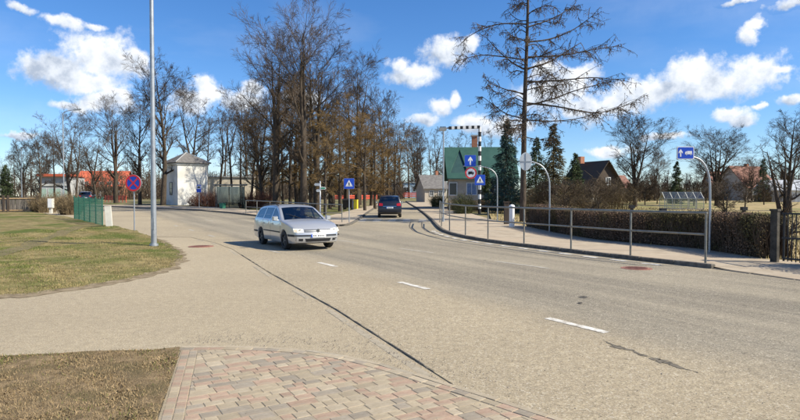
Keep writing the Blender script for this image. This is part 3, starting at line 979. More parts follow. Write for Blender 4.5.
# ---- the big larch
def larch():
    t = Tree(31); r = t.r
    Y = 35.0; base = col(523, Y)
    sc_ = Y / F
    Ht = 16.5
    pts, dirs, rr = t.axis(Vector((0, 0, -.1)), Vector((0, 0, 1)), Ht, .20, .045, 14, .006, .01, 9, t.trunk)

    def trunk_at(z):
        f = min(max(z / Ht, 0), .995) * (len(pts) - 1); j = int(f)
        return pts[j].lerp(pts[j + 1], f - j), rr[j]

    def limb(path, r0):
        path = smooth_path(path, 2)
        n = len(path); rad = [r0 * .75 * (1 - .85 * i / (n - 1)) + .007 for i in range(n)]
        t.trunk.tube(path, rad, 5, cap=False)
        L_ = sum((b - a).length for a, b in zip(path[:-1], path[1:]))
        k = int(L_ * 3.6)
        for i in range(k):
            f = .16 + .84 * r.random()
            j = min(int(f * (n - 1)), n - 2); q = path[j].lerp(path[j + 1], f * (n - 1) - j); d = (path[j + 1] - path[j]).normalized()
            side = rdir(r, d, r.uniform(.6, 1.1)); side.z *= .45; side.normalize()
            l = L_ * .30 * (1.1 - .6 * f) * r.uniform(.5, 1.2) + .25
            p2, d2, r2 = t.axis(q, side, l, .02, .009, 4, .16, -.05, 3)
            for m_ in range(int(l * 7) + 2):
                g = r.random() * (len(p2) - 1.01); jj = int(g); s = p2[jj].lerp(p2[jj + 1], g - jj)
                dd = Vector((r.gauss(0, .5), r.gauss(0, .5), r.gauss(-.7, .45))).normalized()
                ll = r.uniform(.15, .55)
                t.axis(s, dd, ll, .012, .007, 2, .25, -.05, 3)
                for c_ in range(2):
                    u = s + dd * ll * r.uniform(.2, 1.0)
                    k_ = r.uniform(.018, .035)
                    t.crown.add([u + Vector((k_, 0, 0)), u + Vector((-k_ * .5, k_ * .8, 0)), u + Vector((-k_ * .5, -k_ * .8, 0)), u + Vector((0, 0, k_ * 1.6))], [(0, 1, 3), (1, 2, 3), (2, 0, 3), (2, 1, 0)])
    W = lambda px, py, dy=0.0: Vector(((px - 523) * sc_, dy, hz(py, Y) - base.z))
    # limbs that stand out in the photograph: attachment, way points, tip
    for pp, r0 in [([(523, 22), (500, 22), (480, 28), (465, 37)], .06), ([(523, 58), (500, 57), (478, 56), (457, 63)], .06), ([(523, 68), (512, 62), (500, 50), (487, 34)], .07),
                   ([(523, 92), (505, 90), (490, 84), (484, 79)], .05), ([(523, 117), (506, 114), (494, 104), (483, 95)], .05),
                   ([(523, 25), (545, 20), (560, 12), (578, 0)], .06), ([(523, 40), (550, 38), (575, 27), (597, 10)], .07), ([(523, 67), (550, 61), (566, 50), (586, 37)], .08),
                   ([(523, 55), (560, 56), (590, 50), (617, 46)], .06), ([(523, 80), (560, 81), (590, 78), (616, 82)], .07), ([(523, 104), (550, 100), (575, 90), (600, 84)], .07),
                   ([(523, 101), (560, 106), (598, 114), (634, 102)], .08), ([(523, 118), (550, 122), (575, 120), (592, 114)], .05), ([(523, 135), (540, 139), (556, 138)], .04), ([(523, 128), (508, 131), (498, 128)], .04)]:
        dy = r.uniform(-1.6, 1.6)
        n = len(pp); path = [W(x, y, dy * i / (n - 1)) for i, (x, y) in enumerate(pp)]
        path[0] = trunk_at(path[0].z)[0]; limb(path, r0)
    for i in range(44):
        z = 5.2 + (Ht - 5.6) * (i + r.random()) / 44
        p, rt = trunk_at(z); a = r.uniform(0, 6.283)
        l = (Ht - z) * .24 + 1.1
        l *= r.uniform(.6, 1.15); dx, dy = math.cos(a), math.sin(a)
        if dx < -.2: l *= .62
        limb([p, p + Vector((dx * l * .4, dy * l * .4, r.uniform(-.1, .5))), p + Vector((dx * l * .75, dy * l * .75, r.uniform(-.5, .4))), p + Vector((dx * l, dy * l, r.uniform(-.2, .9)))], .036)
    e = thing('larch_tree', 'tall bare larch with long sweeping limbs behind the hedge', 'tree', base)
    t.trunk.build('trunk', M_bark_larch, e, 0)
    t.crown.build('crown', M_twig, e)


larch()

# ---- conifers
M_need_blue = mat('needles_blue', (.028, .055, .045), (.075, .125, .105), .8, 2.5, 4, spec=.2, rnd=.1)
M_need_green = mat('needles_green', (.03, .05, .02), (.085, .11, .045), .8, 2.5, 4, spec=.2, rnd=.1)
M_need_olive = mat('needles_olive', (.06, .055, .025), (.15, .12, .055), .85, 2.0, 4, spec=.2)


def conifer(seed, Ht, rad, dens=1.0, sparse=0.0):
    r = random.Random(seed); tk, cr = MB(), MB()
    tk.tube([(0, 0, -.1), (0, 0, Ht * .5), (0, 0, Ht * .98)], [.17 * Ht / 9, .09 * Ht / 9, .01], 7)
    k = int(150 * dens)
    for i in range(k):
        f = (i + r.random()) / k
        z = Ht * (.06 + .93 * f)
        l = rad * (1 - f) ** .85 * r.uniform(.55, 1.12) + .12
        a = r.uniform(0, 6.283); dx, dy = math.cos(a), math.sin(a)
        path = [Vector((0, 0, z)), Vector((dx * l * .5, dy * l * .5, z - l * r.uniform(.12, .26))), Vector((dx * l, dy * l, z - l * r.uniform(.14, .42)))]
        tk.tube(path, [.03, .018, .006], 3, cap=False)
        n = int((14 + 46 * l) * (1 - sparse * r.random()))
        for j in range(n):
            g = r.random() ** .7
            p = path[0].lerp(path[1], g * 2) if g < .5 else path[1].lerp(path[2], g * 2 - 1)
            s = l * .28 * (1.15 - g) + .08
            q = p + Vector((-dy, dx, 0)) * r.uniform(-s, s) + Vector((0, 0, r.uniform(-.22, .03) * (1 + l * .3)))
            d = Vector((dx * .7 + r.gauss(0, .4), dy * .7 + r.gauss(0, .4), r.gauss(-.25, .3))).normalized() * r.uniform(.12, .24)
            w = d.cross(Vector((r.gauss(0, 1), r.gauss(0, 1), r.gauss(0, 1)))).normalized() * r.uniform(.02, .04)
            cr.add([q - w, q + w, q + d + w * .3, q + d - w * .3], [(0, 1, 2, 3)])
    return tk, cr


def place_conifer(seed, px, Y, top, rad_px, m, label, dens=1.0, sparse=0.0):
    loc = col(px, Y, -.02); Ht = hz(top, Y) - loc.z
    tk, cr = conifer(seed, Ht, rad_px * Y / F, dens, sparse)
    e = thing('spruce_tree', label, 'tree', loc, 0)
    tk.build('trunk', M_bark, e, 0); cr.build('crown', m, e)


place_conifer(41, 506, 48, 118, 23, M_need_blue, 'dense blue green spruce beside the green roofed house', 1.35)
place_conifer(42, 553, 46, 122, 24, M_need_olive, 'olive brown thinning spruce right of the larch', 1.2, .5)
place_conifer(43, 536, 56, 136, 20, M_need_green, 'green spruce half hidden behind the larch trunk', 1.0, .2)
place_conifer(44, 575, 58, 152, 16, M_need_green, 'small dark spruce left of the dark gabled house', .9)
place_conifer(45, 676, 74, 160, 9, M_need_green, 'little dark conifer below the blue lorry sign', .7)
place_conifer(46, 6, 78, 164, 12, M_need_green, 'dark conifer at the far left behind the plank fence', .8)
place_conifer(47, 486, 53.0, 166, 7, M_need_green, 'narrow dark evergreen against the green roofed house', .7)
place_conifer(48, 763, 84, 158, 9, M_need_green, 'dark conifer right of the terracotta roofs', .7)


# ---- shrubs, hedge
def shrub(seed, rx, ry, h, n, m, name, label, loc, cat='shrub', twigs=5, group=None):
    r = random.Random(seed); st, cr = MB(), MB()
    for i in range(n):
        a = r.uniform(0, 6.283); q = math.sqrt(r.random()); x, y = math.cos(a) * rx * q * .75, math.sin(a) * ry * q * .75
        hh = h * r.uniform(.55, 1.0) * (1.05 - .4 * q * q)
        d = Vector((math.cos(a) * .3 * q + r.gauss(0, .12), math.sin(a) * .3 * q + r.gauss(0, .12), 1)).normalized()
        p0 = Vector((x, y, -.05)); p1 = p0 + d * hh * .5; p2 = p1 + (d + Vector((r.gauss(0, .2), r.gauss(0, .2), 0))).normalized() * hh * .5
        st.tube([p0, p1, p2], [.016, .011, .006], 3, cap=False)
        for k in range(twigs):
            s = p0.lerp(p1, r.uniform(.3, 1)) if r.random() < .4 else p1.lerp(p2, r.random())
            e = s + Vector((r.gauss(0, .2), r.gauss(0, .2), r.uniform(.05, .35))) * (h / 1.8)
            cr.tube([s, e], [.009, .005], 3, cap=False)
    e = thing(name, label, cat, loc, 0, group)
    st.build('stems', m, e); cr.build('twigs', m, e)
    return e


M_red = mat('red_brown_twigs', (.12, .055, .038), (.22, .11, .075), .9, 2, 3, spec=.1)
M_brn = mat('brown_twigs', (.11, .082, .048), (.24, .18, .105), .9, 2, 3, spec=.1)
shrub(51, 2.6, 1.6, 2.0, 420, M_red, 'bare_shrub', 'reddish bare bush left of the bus shelter below the white tower', col(208, 64))
shrub(52, 2.4, 1.6, 2.0, 400, M_red, 'bare_shrub', 'reddish bare bush right of the bus shelter', col(256, 62))
shrub(53, 1.2, 1.2, 1.9, 240, M_brn, 'bare_shrub', 'brown bare bush at the end of the plank fence', col(44, 50))
shrub(54, .95, 1.1, 1.9, 260, M_brn, 'bare_shrub', 'dark brown bush at the left end of the green mesh fence', col(70, 46))
shrub(55, 1.3, 1.3, 1.9, 260, M_brn, 'bare_shrub', 'brown bush around the pale utility cabinet', col(60, 56))
for i, (px, Y, h, rx) in enumerate([(520, 52, 2.6, 2.6), (560, 46, 3.0, 3.4), (600, 54, 3.4, 4.0), (575, 40, 2.0, 2.6), (630, 88, 3.0, 5), (690, 92, 3.2, 6), (735, 96, 3.4, 6), (655, 100, 3.4, 6), (770, 84, 2.6, 5)]):
    shrub(60 + i, rx, 1.8, h, 300, M_brn, 'bare_shrub', 'brown leafless thicket among the fruit trees, %s by nearness to the hedge' % ORD[[40, 46, 52, 54, 84, 88, 92, 96, 100].index(Y)], col(px, Y), group='brown thickets in the garden', twigs=6)
shrub(80, .9, .9, 1.9, 160, mat('evergreen_shrub', (.05, .06, .02), (.12, .12, .05), .9, 3), 'garden_shrub', 'small olive green bush below the green roofed house window', col(463, 46), twigs=9)
shrub(81, .8, .8, 1.7, 160, MATS['evergreen_shrub'], 'garden_shrub', 'olive bush in front of the small grey roofed house', col(438, 62), twigs=9)


def hedge(path, h, w, label, seed, n_leaf, n_twig, ends=True):
    r = random.Random(seed); lf, tw, core = MB(), MB(), MB()
    path = [Vector(p) for p in path]
    seg = [(a, b, (b - a).length) for a, b in zip(path[:-1], path[1:])]; tot = sum(s[2] for s in seg)

    def pos(t):
        t *= tot
        for a, b, l in seg:
            if t <= l or (a, b, l) == seg[-1]:
                f = min(t / l, 1); d = (b - a).normalized(); return a.lerp(b, f), Vector((-d.y, d.x, 0))
            t -= l
    for i in range(n_leaf):
        c, n = pos(r.random())
        hh = h * (1 + .035 * math.sin(c.x * 2.1) + .03 * math.sin(c.x * 5.3 + 1))
        k = r.random()
        bulge = .06 * math.sin(c.x * 3.7 + c.y)
        if k < .42: o, z = w * (-.5 + abs(r.gauss(0, .10))) - bulge, hh * r.uniform(.06, 1.0)
        elif k < .60: o, z = w * (.5 - abs(r.gauss(0, .10))), hh * r.uniform(.1, 1.0)
        elif k < .88: o, z = w * r.uniform(-.5, .5), hh * (1.0 - abs(r.gauss(0, .06))) + .03
        else: o, z = w * r.uniform(-.45, .45), hh * r.random()
        p = c - n * o + Vector((r.gauss(0, .02), r.gauss(0, .02), z + max(0, r.gauss(-.02, .03))))
        a = Vector((r.gauss(0, 1), r.gauss(0, 1), r.gauss(0, 1))).normalized() * r.uniform(.014, .034)
        b = a.cross(Vector((r.gauss(0, 1), r.gauss(0, 1), r.gauss(0, 1)))).normalized() * r.uniform(.010, .02)
        lf.add([p - a, p + b, p + a, p - b], [(0, 1, 2, 3)])
    for i in range(n_twig):
        c, n = pos(r.random()); o = w * r.uniform(-.42, .42); hh = h * r.uniform(.6, 1.06)
        p = c - n * o; q = p + Vector((r.gauss(0, .09), r.gauss(0, .09), hh * .55)); s = q + Vector((r.gauss(0, .12), r.gauss(0, .12), hh * .45))
        tw.tube([p, q, s], [.012, .009, .004], 3, cap=False)
    e = thing('hedge', label, 'hedge', path[0].lerp(path[-1], .5))
    for nm, mb, m in (('leaves', lf, M_hleaf), ('twigs', tw, M_twig)):
        mb.v = [(x - e.location.x, y - e.location.y, z - e.location.z) for x, y, z in mb.v]
        mb.build(nm, m, e)['kind'] = 'stuff'
    return e


M_hleaf = mat('hedge_leaf', (.085, .055, .037), (.30, .20, .135), .85, 16, 5, spec=.15, c3=(.09, .08, .035), s3=.8)
HB = [at(*p, PH) for p in [(770, 259.5), (700, 249), (600, 240), (560, 233.5), (527, 226.5)]]
HB = [p + NN * .42 for p in HB]
hedge(HB, 1.08, .9, 'long clipped brown hedge running behind the pavement railing', 71, 46000, 9000)
hb2 = [at(*p, PH) for p in [(830, 267), (1000, 288)]]
hedge([p + NN * .42 for p in hb2], 1.35, .9, 'clipped hedge beyond the iron gate at the right edge', 72, 9000, 1200)
hedge([col(448, 52, .05), col(480, 52, .05), col(514, 51, .05)], .9, .7, 'low dark hedge in front of the green roofed house', 73, 8000, 900)

# ---- woods beyond everything
t = MB(); rf = random.Random(77)
for k in range(120):
    px = rf.uniform(-90, 470) if k < 72 else rf.uniform(560, 900)
    Y = rf.uniform(135, 230); b0 = Vector(((px - 400) / F * Y, Y, 1.2)); h = rf.uniform(9, 15) if px < 470 else rf.uniform(6, 9)
    t.tube([b0, b0 + Vector((rf.gauss(0, .4), 0, h))], [.2, .03], 4, cap=False)
    for j in range(150):
        z = h * (.12 + .86 * rf.random()); s = b0 + Vector((rf.gauss(0, .5), rf.gauss(0, .5), z)); a = rf.uniform(0, 6.28)
        l = h * .2 * rf.uniform(.4, 1.2) * (1.15 - z / h)
        t.tube([s, s + Vector((math.cos(a) * l, math.sin(a) * l, l * rf.uniform(.1, 1.1)))], [.05, .03], 3, cap=False)
for k in range(5200):
    px = rf.uniform(40, 405) if k < 3300 else (rf.uniform(-60, 110) if k < 3900 else rf.uniform(560, 880)); Y = rf.uniform(104, 132)
    b0 = Vector(((px - 400) / F * Y, Y, H(Y) - .1)); h = rf.uniform(1.5, 5.5)
    d_ = Vector((rf.gauss(0, .22), rf.gauss(0, .2), 1)) * h
    t.tube([b0, b0 + d_ * .6, b0 + d_ + Vector((rf.gauss(0, .4), 0, 0))], [.05, .04, .02], 3, cap=False)
    for j in range(2):
        s = b0 + d_ * rf.uniform(.3, 1)
        t.tube([s, s + Vector((rf.gauss(0, .7), rf.gauss(0, .5), rf.uniform(.1, 1.1)))], [.03, .02], 3, cap=False)
tag(t.build('far_woods', M_twig), 'far off bare woods closing the view behind park and gardens', 'woods', kind='stuff')

# ------------------------------------------------------------------ buildings
M_white = mat('white_render', (.66, .645, .60), (.78, .765, .72), .9, 1.2, 7, .2, 30, c3=(.60, .575, .52), s3=.5)
M_cream = mat('cream_render', (.58, .50, .38), (.68, .60, .47), .9, 1.5, 6, .2, 30)
M_slate = mat('grey_roof', (.11, .10, .095), (.19, .18, .17), .8, 3, 6, .4, 12)
M_zinc = mat('roof_flashing', (.55, .56, .57), None, .5, metal=.3)
M_tile = mat('red_tiles', (.48, .10, .05), (.60, .15, .075), .8, 4, 5, .3, 10)
M_terra = mat('terracotta_tiles', (.20, .095, .068), (.29, .145, .105), .85, 3, 6, .4, 8)
M_brick = mat('orange_brick', (.34, .14, .08), (.44, .20, .12), .9, 4, 6, .3, 12)
M_green = mat('green_sheet_roof', (.024, .075, .056), (.042, .105, .078), .5, 1.2, 5, .1, 10, spec=.5)
M_greend = mat('green_cladding_shade', (.018, .055, .055), (.03, .075, .07), .6, 2)  # roof green darkened to carry the shade inside the loggia
M_beige = mat('beige_plaster', (.42, .36, .29), (.53, .46, .375), .9, 1.5, 6)
M_dark = mat('window_dark', (.03, .035, .04), None, .15, spec=.6)
M_wood = mat('dark_boards', (.045, .032, .024), (.09, .066, .048), .85, 5, 5, stretch=(6, 6, .5))
M_frame = mat('white_frame', (.75, .75, .74), None, .5)
M_bluec = mat('blue_curtain', (.14, .21, .36), (.24, .32, .48), .8, 6)
M_blueb = mat('blue_sheet_wall', (.38, .50, .60), (.48, .60, .68), .7, .6)
M_greyw = mat('grey_wall', (.34, .34, .33), (.44, .44, .43), .85, 1)
M_paleg = mat('pale_green_panel', (.42, .55, .46), None, .6)


def gable(e, w, d, eave, ridge, mw, mr, over=.35, axis='x', wallname='wall', panels=None):
    """walls and a two-sided roof; the ridge runs along the local x (or y) axis"""
    if axis == 'x':
        prof = [(-d / 2, 0), (d / 2, 0), (d / 2, eave), (0, ridge), (-d / 2, eave)]
        MB().prism(prof, -w / 2, w / 2, lambda a, b, c: (c, a, b)).build(wallname, mw, e, fix=True)
        L_, D = w / 2 + over, d / 2
        fn = lambda a, b, c: (c, a, b)
    else:
        prof = [(-w / 2, 0), (w / 2, 0), (w / 2, eave), (0, ridge), (-w / 2, eave)]
        MB().prism(prof, -d / 2, d / 2, lambda a, b, c: (a, c, b)).build(wallname, mw, e, fix=True)
        L_, D = d / 2 + over, w / 2
        fn = lambda a, b, c: (a, c, b)
    sl = (ridge - eave) / D; th = .12
    roof = MB()
    for s in (-1, 1):
        a0, z0 = s * (D + over), eave - sl * over
        roof.prism([(0, ridge + .03), (a0, z0 + .03), (a0, z0 + .03 + th), (0, ridge + .03 + th)], -L_, L_, fn)
    return roof.build('roof', mr, e, fix=True)


def window(e, x, y, z, w, h, nx=1, ny=1, rot=0.0, mf=None, mp=None, t=.08):
    """frame with panes on a wall facing local -y (turn with rot about z)"""
    M = Matrix.Rotation(rot, 3, 'Z'); c = Vector((x, y, z)); b = MB()
    fw = .07
    def bx(cx, cz, sx, sz, dy, ty): b.box(c + M @ Vector((cx, dy, cz)), (sx, ty, sz), M=M)
    bx(0, h / 2 - fw / 2, w, fw, 0, t); bx(0, -h / 2 + fw / 2, w, fw, 0, t)
    bx(-w / 2 + fw / 2, 0, fw, h - 2 * fw, 0, t); bx(w / 2 - fw / 2, 0, fw, h - 2 * fw, 0, t)
    for i in range(1, nx): bx(-w / 2 + w * i / nx, 0, .05, h - 2 * fw, 0, t * .9)
    for i in range(1, ny): bx(0, -h / 2 + h * i / ny, w - 2 * fw, .045, 0, t * .8)
    f = b.build('window', mf or M_frame, e)
    MB().box(c + M @ Vector((0, .005, 0)), (w - fw, .05, h - fw), M=M).build('pane', mp or M_dark, f)
    return f


# white tower with a grey pyramid roof
Yt = 72.0
c0 = col(186.8, Yt + 2.6); e = thing('white_tower', 'whitewashed square tower with grey pyramid roof behind the bus stop', 'tower', c0, R(43))
wt = 3.9; ht = hz(164.5, Yt) - c0.z
w_ = MB().box((0, 0, ht / 2 - .1), (wt, wt, ht + .2)).build('wall', M_white, e)
MB().box((0, 0, ht + .10), (wt + .3, wt + .3, .2)).build('cornice', M_white, e)
o = .34; a = wt / 2 + o; zr = hz(151, Yt) - c0.z
rf_ = MB().add([(-a, -a, ht + .22), (a, -a, ht + .22), (a, a, ht + .22), (-a, a, ht + .22), (0, 0, zr), (-a, -a, ht + .3), (a, -a, ht + .3), (a, a, ht + .3), (-a, a, ht + .3)],
               [(3, 2, 1, 0), (0, 1, 6, 5), (1, 2, 7, 6), (2, 3, 8, 7), (3, 0, 5, 8), (5, 6, 4), (6, 7, 4), (7, 8, 4), (8, 5, 4)]).build('roof', M_slate, e)
b = MB()
for sx, sy in ((-1, -1), (1, -1), (1, 1), (-1, 1)): b.tube([(sx * a, sy * a, ht + .33), (0, 0, zr + .04)], .05, 4)
b.build('hip_flashing', M_zinc, rf_)
window(e, -wt / 2 - .03, .1, 2.0, .8, 1.6, 1, 2, -math.pi / 2, mf=M_slate)

e = thing('low_annex', 'low cream flat roofed building right behind the white tower', 'building', col(226, 84), R(8))
MB().box((0, 0, 1.9), (8.2, 5, 3.9)).build('wall', M_cream, e); MB().box((0, 0, 3.94), (8.5, 5.3, .16)).build('roof', M_greyw, e)
window(e, 1.5, -2.53, 1.9, 1.2, 1.2, 2, 1)
e.scale = (1, 1, .92)

# red roofed buildings far left
Yb = 112.0
e = thing('brick_building', 'orange brick two storey building with bright red tiled roof', 'building', col(106, Yb + 4), R(4))
wz = hz(185.5, Yb) - e.location.z; rz_ = hz(177, Yb) - e.location.z
gable(e, 8.8, 7, wz, rz_ + 1.2, M_brick, M_tile, .4)
for fl in (0, 1):
    for k in range(6): window(e, -3.6 + 1.44 * k, -3.53, .95 + fl * 1.75, .8, 1.1, 2, 1, mp=M_dark)
MB().box((.6, -3.55, .75), (1.3, .12, 1.9)).build('door', M_frame, e)
e = thing('gable_house', 'narrow white gabled house with red roof left of the brick building', 'house', col(79, Yb + 1), R(-22))
gable(e, 3.0, 6, hz(183, Yb) - e.location.z, hz(175, Yb) - e.location.z, M_white, M_tile, .35, 'y')
window(e, .5, -3.03, 2.4, .7, .7, 1, 1); window(e, -.5, -3.03, 1.1, .7, .9, 1, 1)
e = thing('commercial_building', 'pale grey building with glazed green front and red roof edge at far left', 'building', col(63, Yb - 6), R(6))
zt = hz(177, Yb - 6) - e.location.z
MB().box((0, 0, zt / 2), (5.2, 6, zt)).build('wall', M_greyw, e)
MB().box((0, -.3, zt + .22), (5.6, 6.4, .45)).build('roof', M_tile, e)
MB().box((0, -3.06, zt * .62), (4.8, .12, .25)).build('cornice', M_white, e)
for k in range(4): window(e, -1.8 + 1.2 * k, -3.05, zt * .28, 1.0, zt * .42, 1, 1, mp=M_paleg)

# green roofed house
Yg = 58.0
c0 = col(476, Yg); e = thing('green_roofed_house', 'beige house under a big green sheet metal roof with brick chimney', 'house', c0, R(-4))
S = Yg / F
zx = lambda px, py: ((px - 476) * S, hz(py, Yg - 2.4) - c0.z)
zrdg = zx(0, 146)[1]; zev = zx(0, 178.5)[1]
xl, xr = (443.5 - 476) * S, (514 - 476) * S
D = 3.0
MB().prism([(-D, 0), (D, 0), (D, zev + .05), (0, zrdg - .25), (-D, zev + .05)], xl + .5, xr - .4, lambda a, b, c: (c, a, b)).build('wall', M_beige, e, fix=True)
# front slope: sheets either side of a triangular loggia, its shade put into the cladding colour
slope = lambda x, z: (x, -D - .45 + (z - zev + .1) / (zrdg - zev + .1) * (D + .45), z)
tri = [(459.3, 148), (449.5, 174), (466.5, 174)]
T = [((p - 476) * S, hz(q, Yg - 2.4) - c0.z) for p, q in tri]
ze = zev - .1
rb_ = MB()
for poly in ([(xl, zrdg), (T[0][0], zrdg), T[0], T[1], (xl + .35, ze)], [T[1], T[2], (T[2][0], ze), (xl + .35, ze)], [(T[0][0], zrdg), (xr, zrdg), (xr, ze), (T[2][0], ze), T[2], T[0]]):
    rb_.prism(poly, 0, .1, lambda a, b, c: (slope(a, b)[0], slope(a, b)[1], slope(a, b)[2] + c))
rb_.prism([(0, zrdg), (D + .45, ze), (D + .45, ze + .1), (0, zrdg + .1)], xl, xr, lambda a, b, c: (c, a, b))
roof = rb_.build('roof', M_green, e, fix=True)
seams = MB(); k = xl + .4
while k < xr:
    zb = ze
    if T[1][0] < k < T[2][0]:
        k += .42; continue
    p, q = Vector(slope(k, ze + .1)), Vector(slope(k, zrdg + .05)); seams.tube([p + Vector((0, -.01, .05)), q + Vector((0, -.01, .05))], .022, 4); k += .42
seams.build('standing_seams', M_green, roof)
MB().prism(T, 0, .08, lambda a, b, c: (a, slope(a, b)[1] + .10 + c, b)).build('gable_cladding', M_greend, e, fix=True)
ch = MB().box((zx(474.5, 0)[0], .3, zrdg + .45), (.55, .55, 1.5)).build('chimney', M_brick, roof)
MB().box((zx(474.5, 0)[0], .3, zrdg + 1.26), (.68, .68, .14)).build('chimney_cap', M_greyw, roof)
window(e, zx(470, 0)[0], -D - .05, zx(0, 189)[1], 1.0, 1.2, 2, 1, mp=M_bluec)
window(e, zx(452.5, 0)[0], -D - .05, zx(0, 189)[1], .8, 1.25, 1, 1)
window(e, zx(492, 0)[0], -D - .05, zx(0, 187)[1], 1.1, 1.3, 2, 1)
b = MB().box(((zx(447, 0)[0]), -D - .6, zev - .25), (.16, .16, .01)); 
MB().prism([(-D + .3, zev - .1), (D - .3, zev - .1), (0, zrdg - .5)], xl + .42, xl + .46, lambda a, b, c: (c, a, b)).build('side_boards', M_wood, e, fix=True)

e = thing('small_house', 'small old house with grey slate roof left of the green roofed house', 'house', col(431, 84), R(14))
gable(e, 3.2, 4.5, hz(188, 84) - e.location.z, hz(176, 84) - e.location.z, M_beige, M_slate, .3)
window(e, -.6, -2.28, 1.3, .6, .8, 2, 1); window(e, .7, -2.28, 1.3, .6, .8, 2, 1)
MB().box((.9, .2, hz(174, 84) - e.location.z), (.4, .4, .9)).build('chimney', M_brick, e)
e = thing('dark_house', 'dark brown boarded gable house with white corner beyond the spruces', 'house', col(591, 84), R(24))
gable(e, 4.8, 6, hz(183, 84) - e.location.z, hz(162.5, 84) - e.location.z, M_wood, M_wood, .55, 'y')
MB().box((-2.3, -3.05, 1.3), (1.0, .14, 2.4)).build('white_corner', M_white, e)
MB().box((-1.2, .8, hz(160, 84) - e.location.z), (.7, .7, 1.0)).build('chimney', M_brick, e)
window(e, .3, -3.04, 3.0, .9, 1.1, 2, 1)
for i, (px, Y, w, ev, rg_, lab, rot) in enumerate([(744, 96, 6.4, 186, 167, 'terracotta roofed house behind the orchard, right of the broad tree', 20), (722, 110, 5.0, 185, 172, 'brown red roof peeking out left of the terracotta house', -12), (610, 110, 5, 187, 176, 'low reddish roof showing above the orchard right of the dark house', 8)]):
    e = thing('tiled_house', lab, 'house', col(px, Y), R(rot))
    gable(e, w, 6, hz(ev, Y) - e.location.z, hz(rg_, Y) - e.location.z, M_beige, M_terra, .4)
    for k in (-1, 0, 1): window(e, k * w * .28, -3.04, 1.4, .8, 1.0, 2, 1)
    MB().box((.8, .3, hz(rg_, Y) - e.location.z + .1), (.5, .5, .9)).build('chimney', M_brick, e)
e = thing('white_outbuilding', 'long low white building at the right edge behind the garden', 'building', col(786, 86), R(-6))
gable(e, 6.5, 5, hz(190, 86) - e.location.z, hz(181, 86) - e.location.z, M_white, M_zinc, .3)
window(e, -1.5, -2.53, 1.2, 1.0, .8, 2, 1); window(e, 1.2, -2.53, 1.2, 1.0, .8, 2, 1)
e = thing('roadside_hall', 'long pale blue hall closing the end of the side street', 'building', col(388, 150), R(2))
MB().box((0, 0, 1.9), (17, 8, 3.8)).build('wall', M_blueb, e); MB().box((0, 0, 3.9), (17.4, 8.4, .2)).build('roof', M_greyw, e)
for k in range(7): window(e, -6.9 + 2.3 * k, -4.04, 2.1, 1.5, 1.2, 2, 1)

# greenhouse in the orchard
Yh = 56.0
e = thing('greenhouse', 'small old white framed greenhouse behind the orchard trees', 'greenhouse', col(681, Yh), R(-14))
M_conc0 = mat('grey_frame', (.40, .40, .37), (.55, .55, .50), .8, 5)
w, d, ev, rd = 3.4, 2.6, 1.1, 1.7
fr = MB()
for x in [-w / 2 + w * k / 5 for k in range(6)]:
    for s in (-1, 1):
        fr.tube([(x, s * d / 2, 0), (x, s * d / 2, ev)], .035, 4); fr.tube([(x, s * d / 2, ev), (x, 0, rd)], .035, 4)
for s in (-1, 1):
    for z in (.1, ev): fr.tube([(-w / 2, s * d / 2, z), (w / 2, s * d / 2, z)], .04, 4)
fr.tube([(-w / 2, 0, rd), (w / 2, 0, rd)], .04, 4)
fr.build('frame', M_conc0, e)
GL = glass('greenhouse_glass', (.80, .85, .82), .03, .25)
for k in range(5):
    x0, x1 = -w / 2 + w * k / 5 + .04, -w / 2 + w * (k + 1) / 5 - .04
    for s in (-1, 1):
        MB().add([(x0, s * d / 2, .15), (x1, s * d / 2, .15), (x1, s * d / 2, ev), (x0, s * d / 2, ev)], [(0, 1, 2, 3)]).build('pane', GL, e)
        MB().add([(x0, s * d / 2, ev + .02), (x1, s * d / 2, ev + .02), (x1, 0, rd + .02), (x0, 0, rd + .02)], [(0, 1, 2, 3)]).build('pane', GL, e)

# ------------------------------------------------------------------ street furniture
M_galv = mat('galvanised_steel', (.30, .32, .34), (.42, .44, .45), .45, 4, 5, metal=.55, spec=.5)
M_rail = mat('weathered_rail', (.16, .16, .145), (.27, .27, .245), .5, 6, 6, metal=.4, c3=(.27, .24, .19), s3=3)
M_pole = mat('pale_pole', (.46, .47, .46), (.56, .57, .55), .6, 3)
M_blk = mat('black_paint', (.015, .015, .017), (.03, .03, .032), .5, 6)
M_wht = mat('white_paint', (.70, .70, .69), (.80, .80, .79), .55, 5)
M_sblue = mat('sign_blue', (.015, .075, .50), None, .4)
M_sred = mat('sign_red', (.72, .03, .035), None, .4)
M_swht = mat('sign_white', (.80, .80, .80), None, .45)
M_sblk = mat('sign_black', (.012, .012, .012), None, .45)
M_sback = mat('sign_back', (.50, .52, .53), (.58, .60, .60), .5, 6, metal=.3)
M_sgrn = mat('sign_green', (.02, .25, .12), None, .45)
M_conc = mat('pale_concrete', (.55, .52, .45), (.66, .63, .55), .9, 4, 6, .3, 60)
M_gmesh = mat('green_fence', (.008, .075, .05), (.012, .10, .065), .5, 3)


def flat(e, poly, y0, y1, m, name, at_=(0, 0, 0)):
    """plate cut to a 2-D outline in the local x-z plane, facing -y"""
    return MB().prism(poly, y0, y1, lambda a, b, c: (a + at_[0], c + at_[1], b + at_[2])).build(name, m, e, fix=True)


def circ(r, n=32, cx=0, cz=0): return [(cx + r * math.cos(2 * math.pi * i / n), cz + r * math.sin(2 * math.pi * i / n)) for i in range(n)]


def rrect(w, h, r=.03, cx=0, cz=0):
    o = []
    for (sx, sz, a0) in ((1, 1, 0), (-1, 1, 90), (-1, -1, 180), (1, -1, 270)):
        for k in range(4):
            a = R(a0 + 30 * k); o.append((cx + sx * (w / 2 - r) + r * math.cos(a), cz + sz * (h / 2 - r) + r * math.sin(a)))
    return o


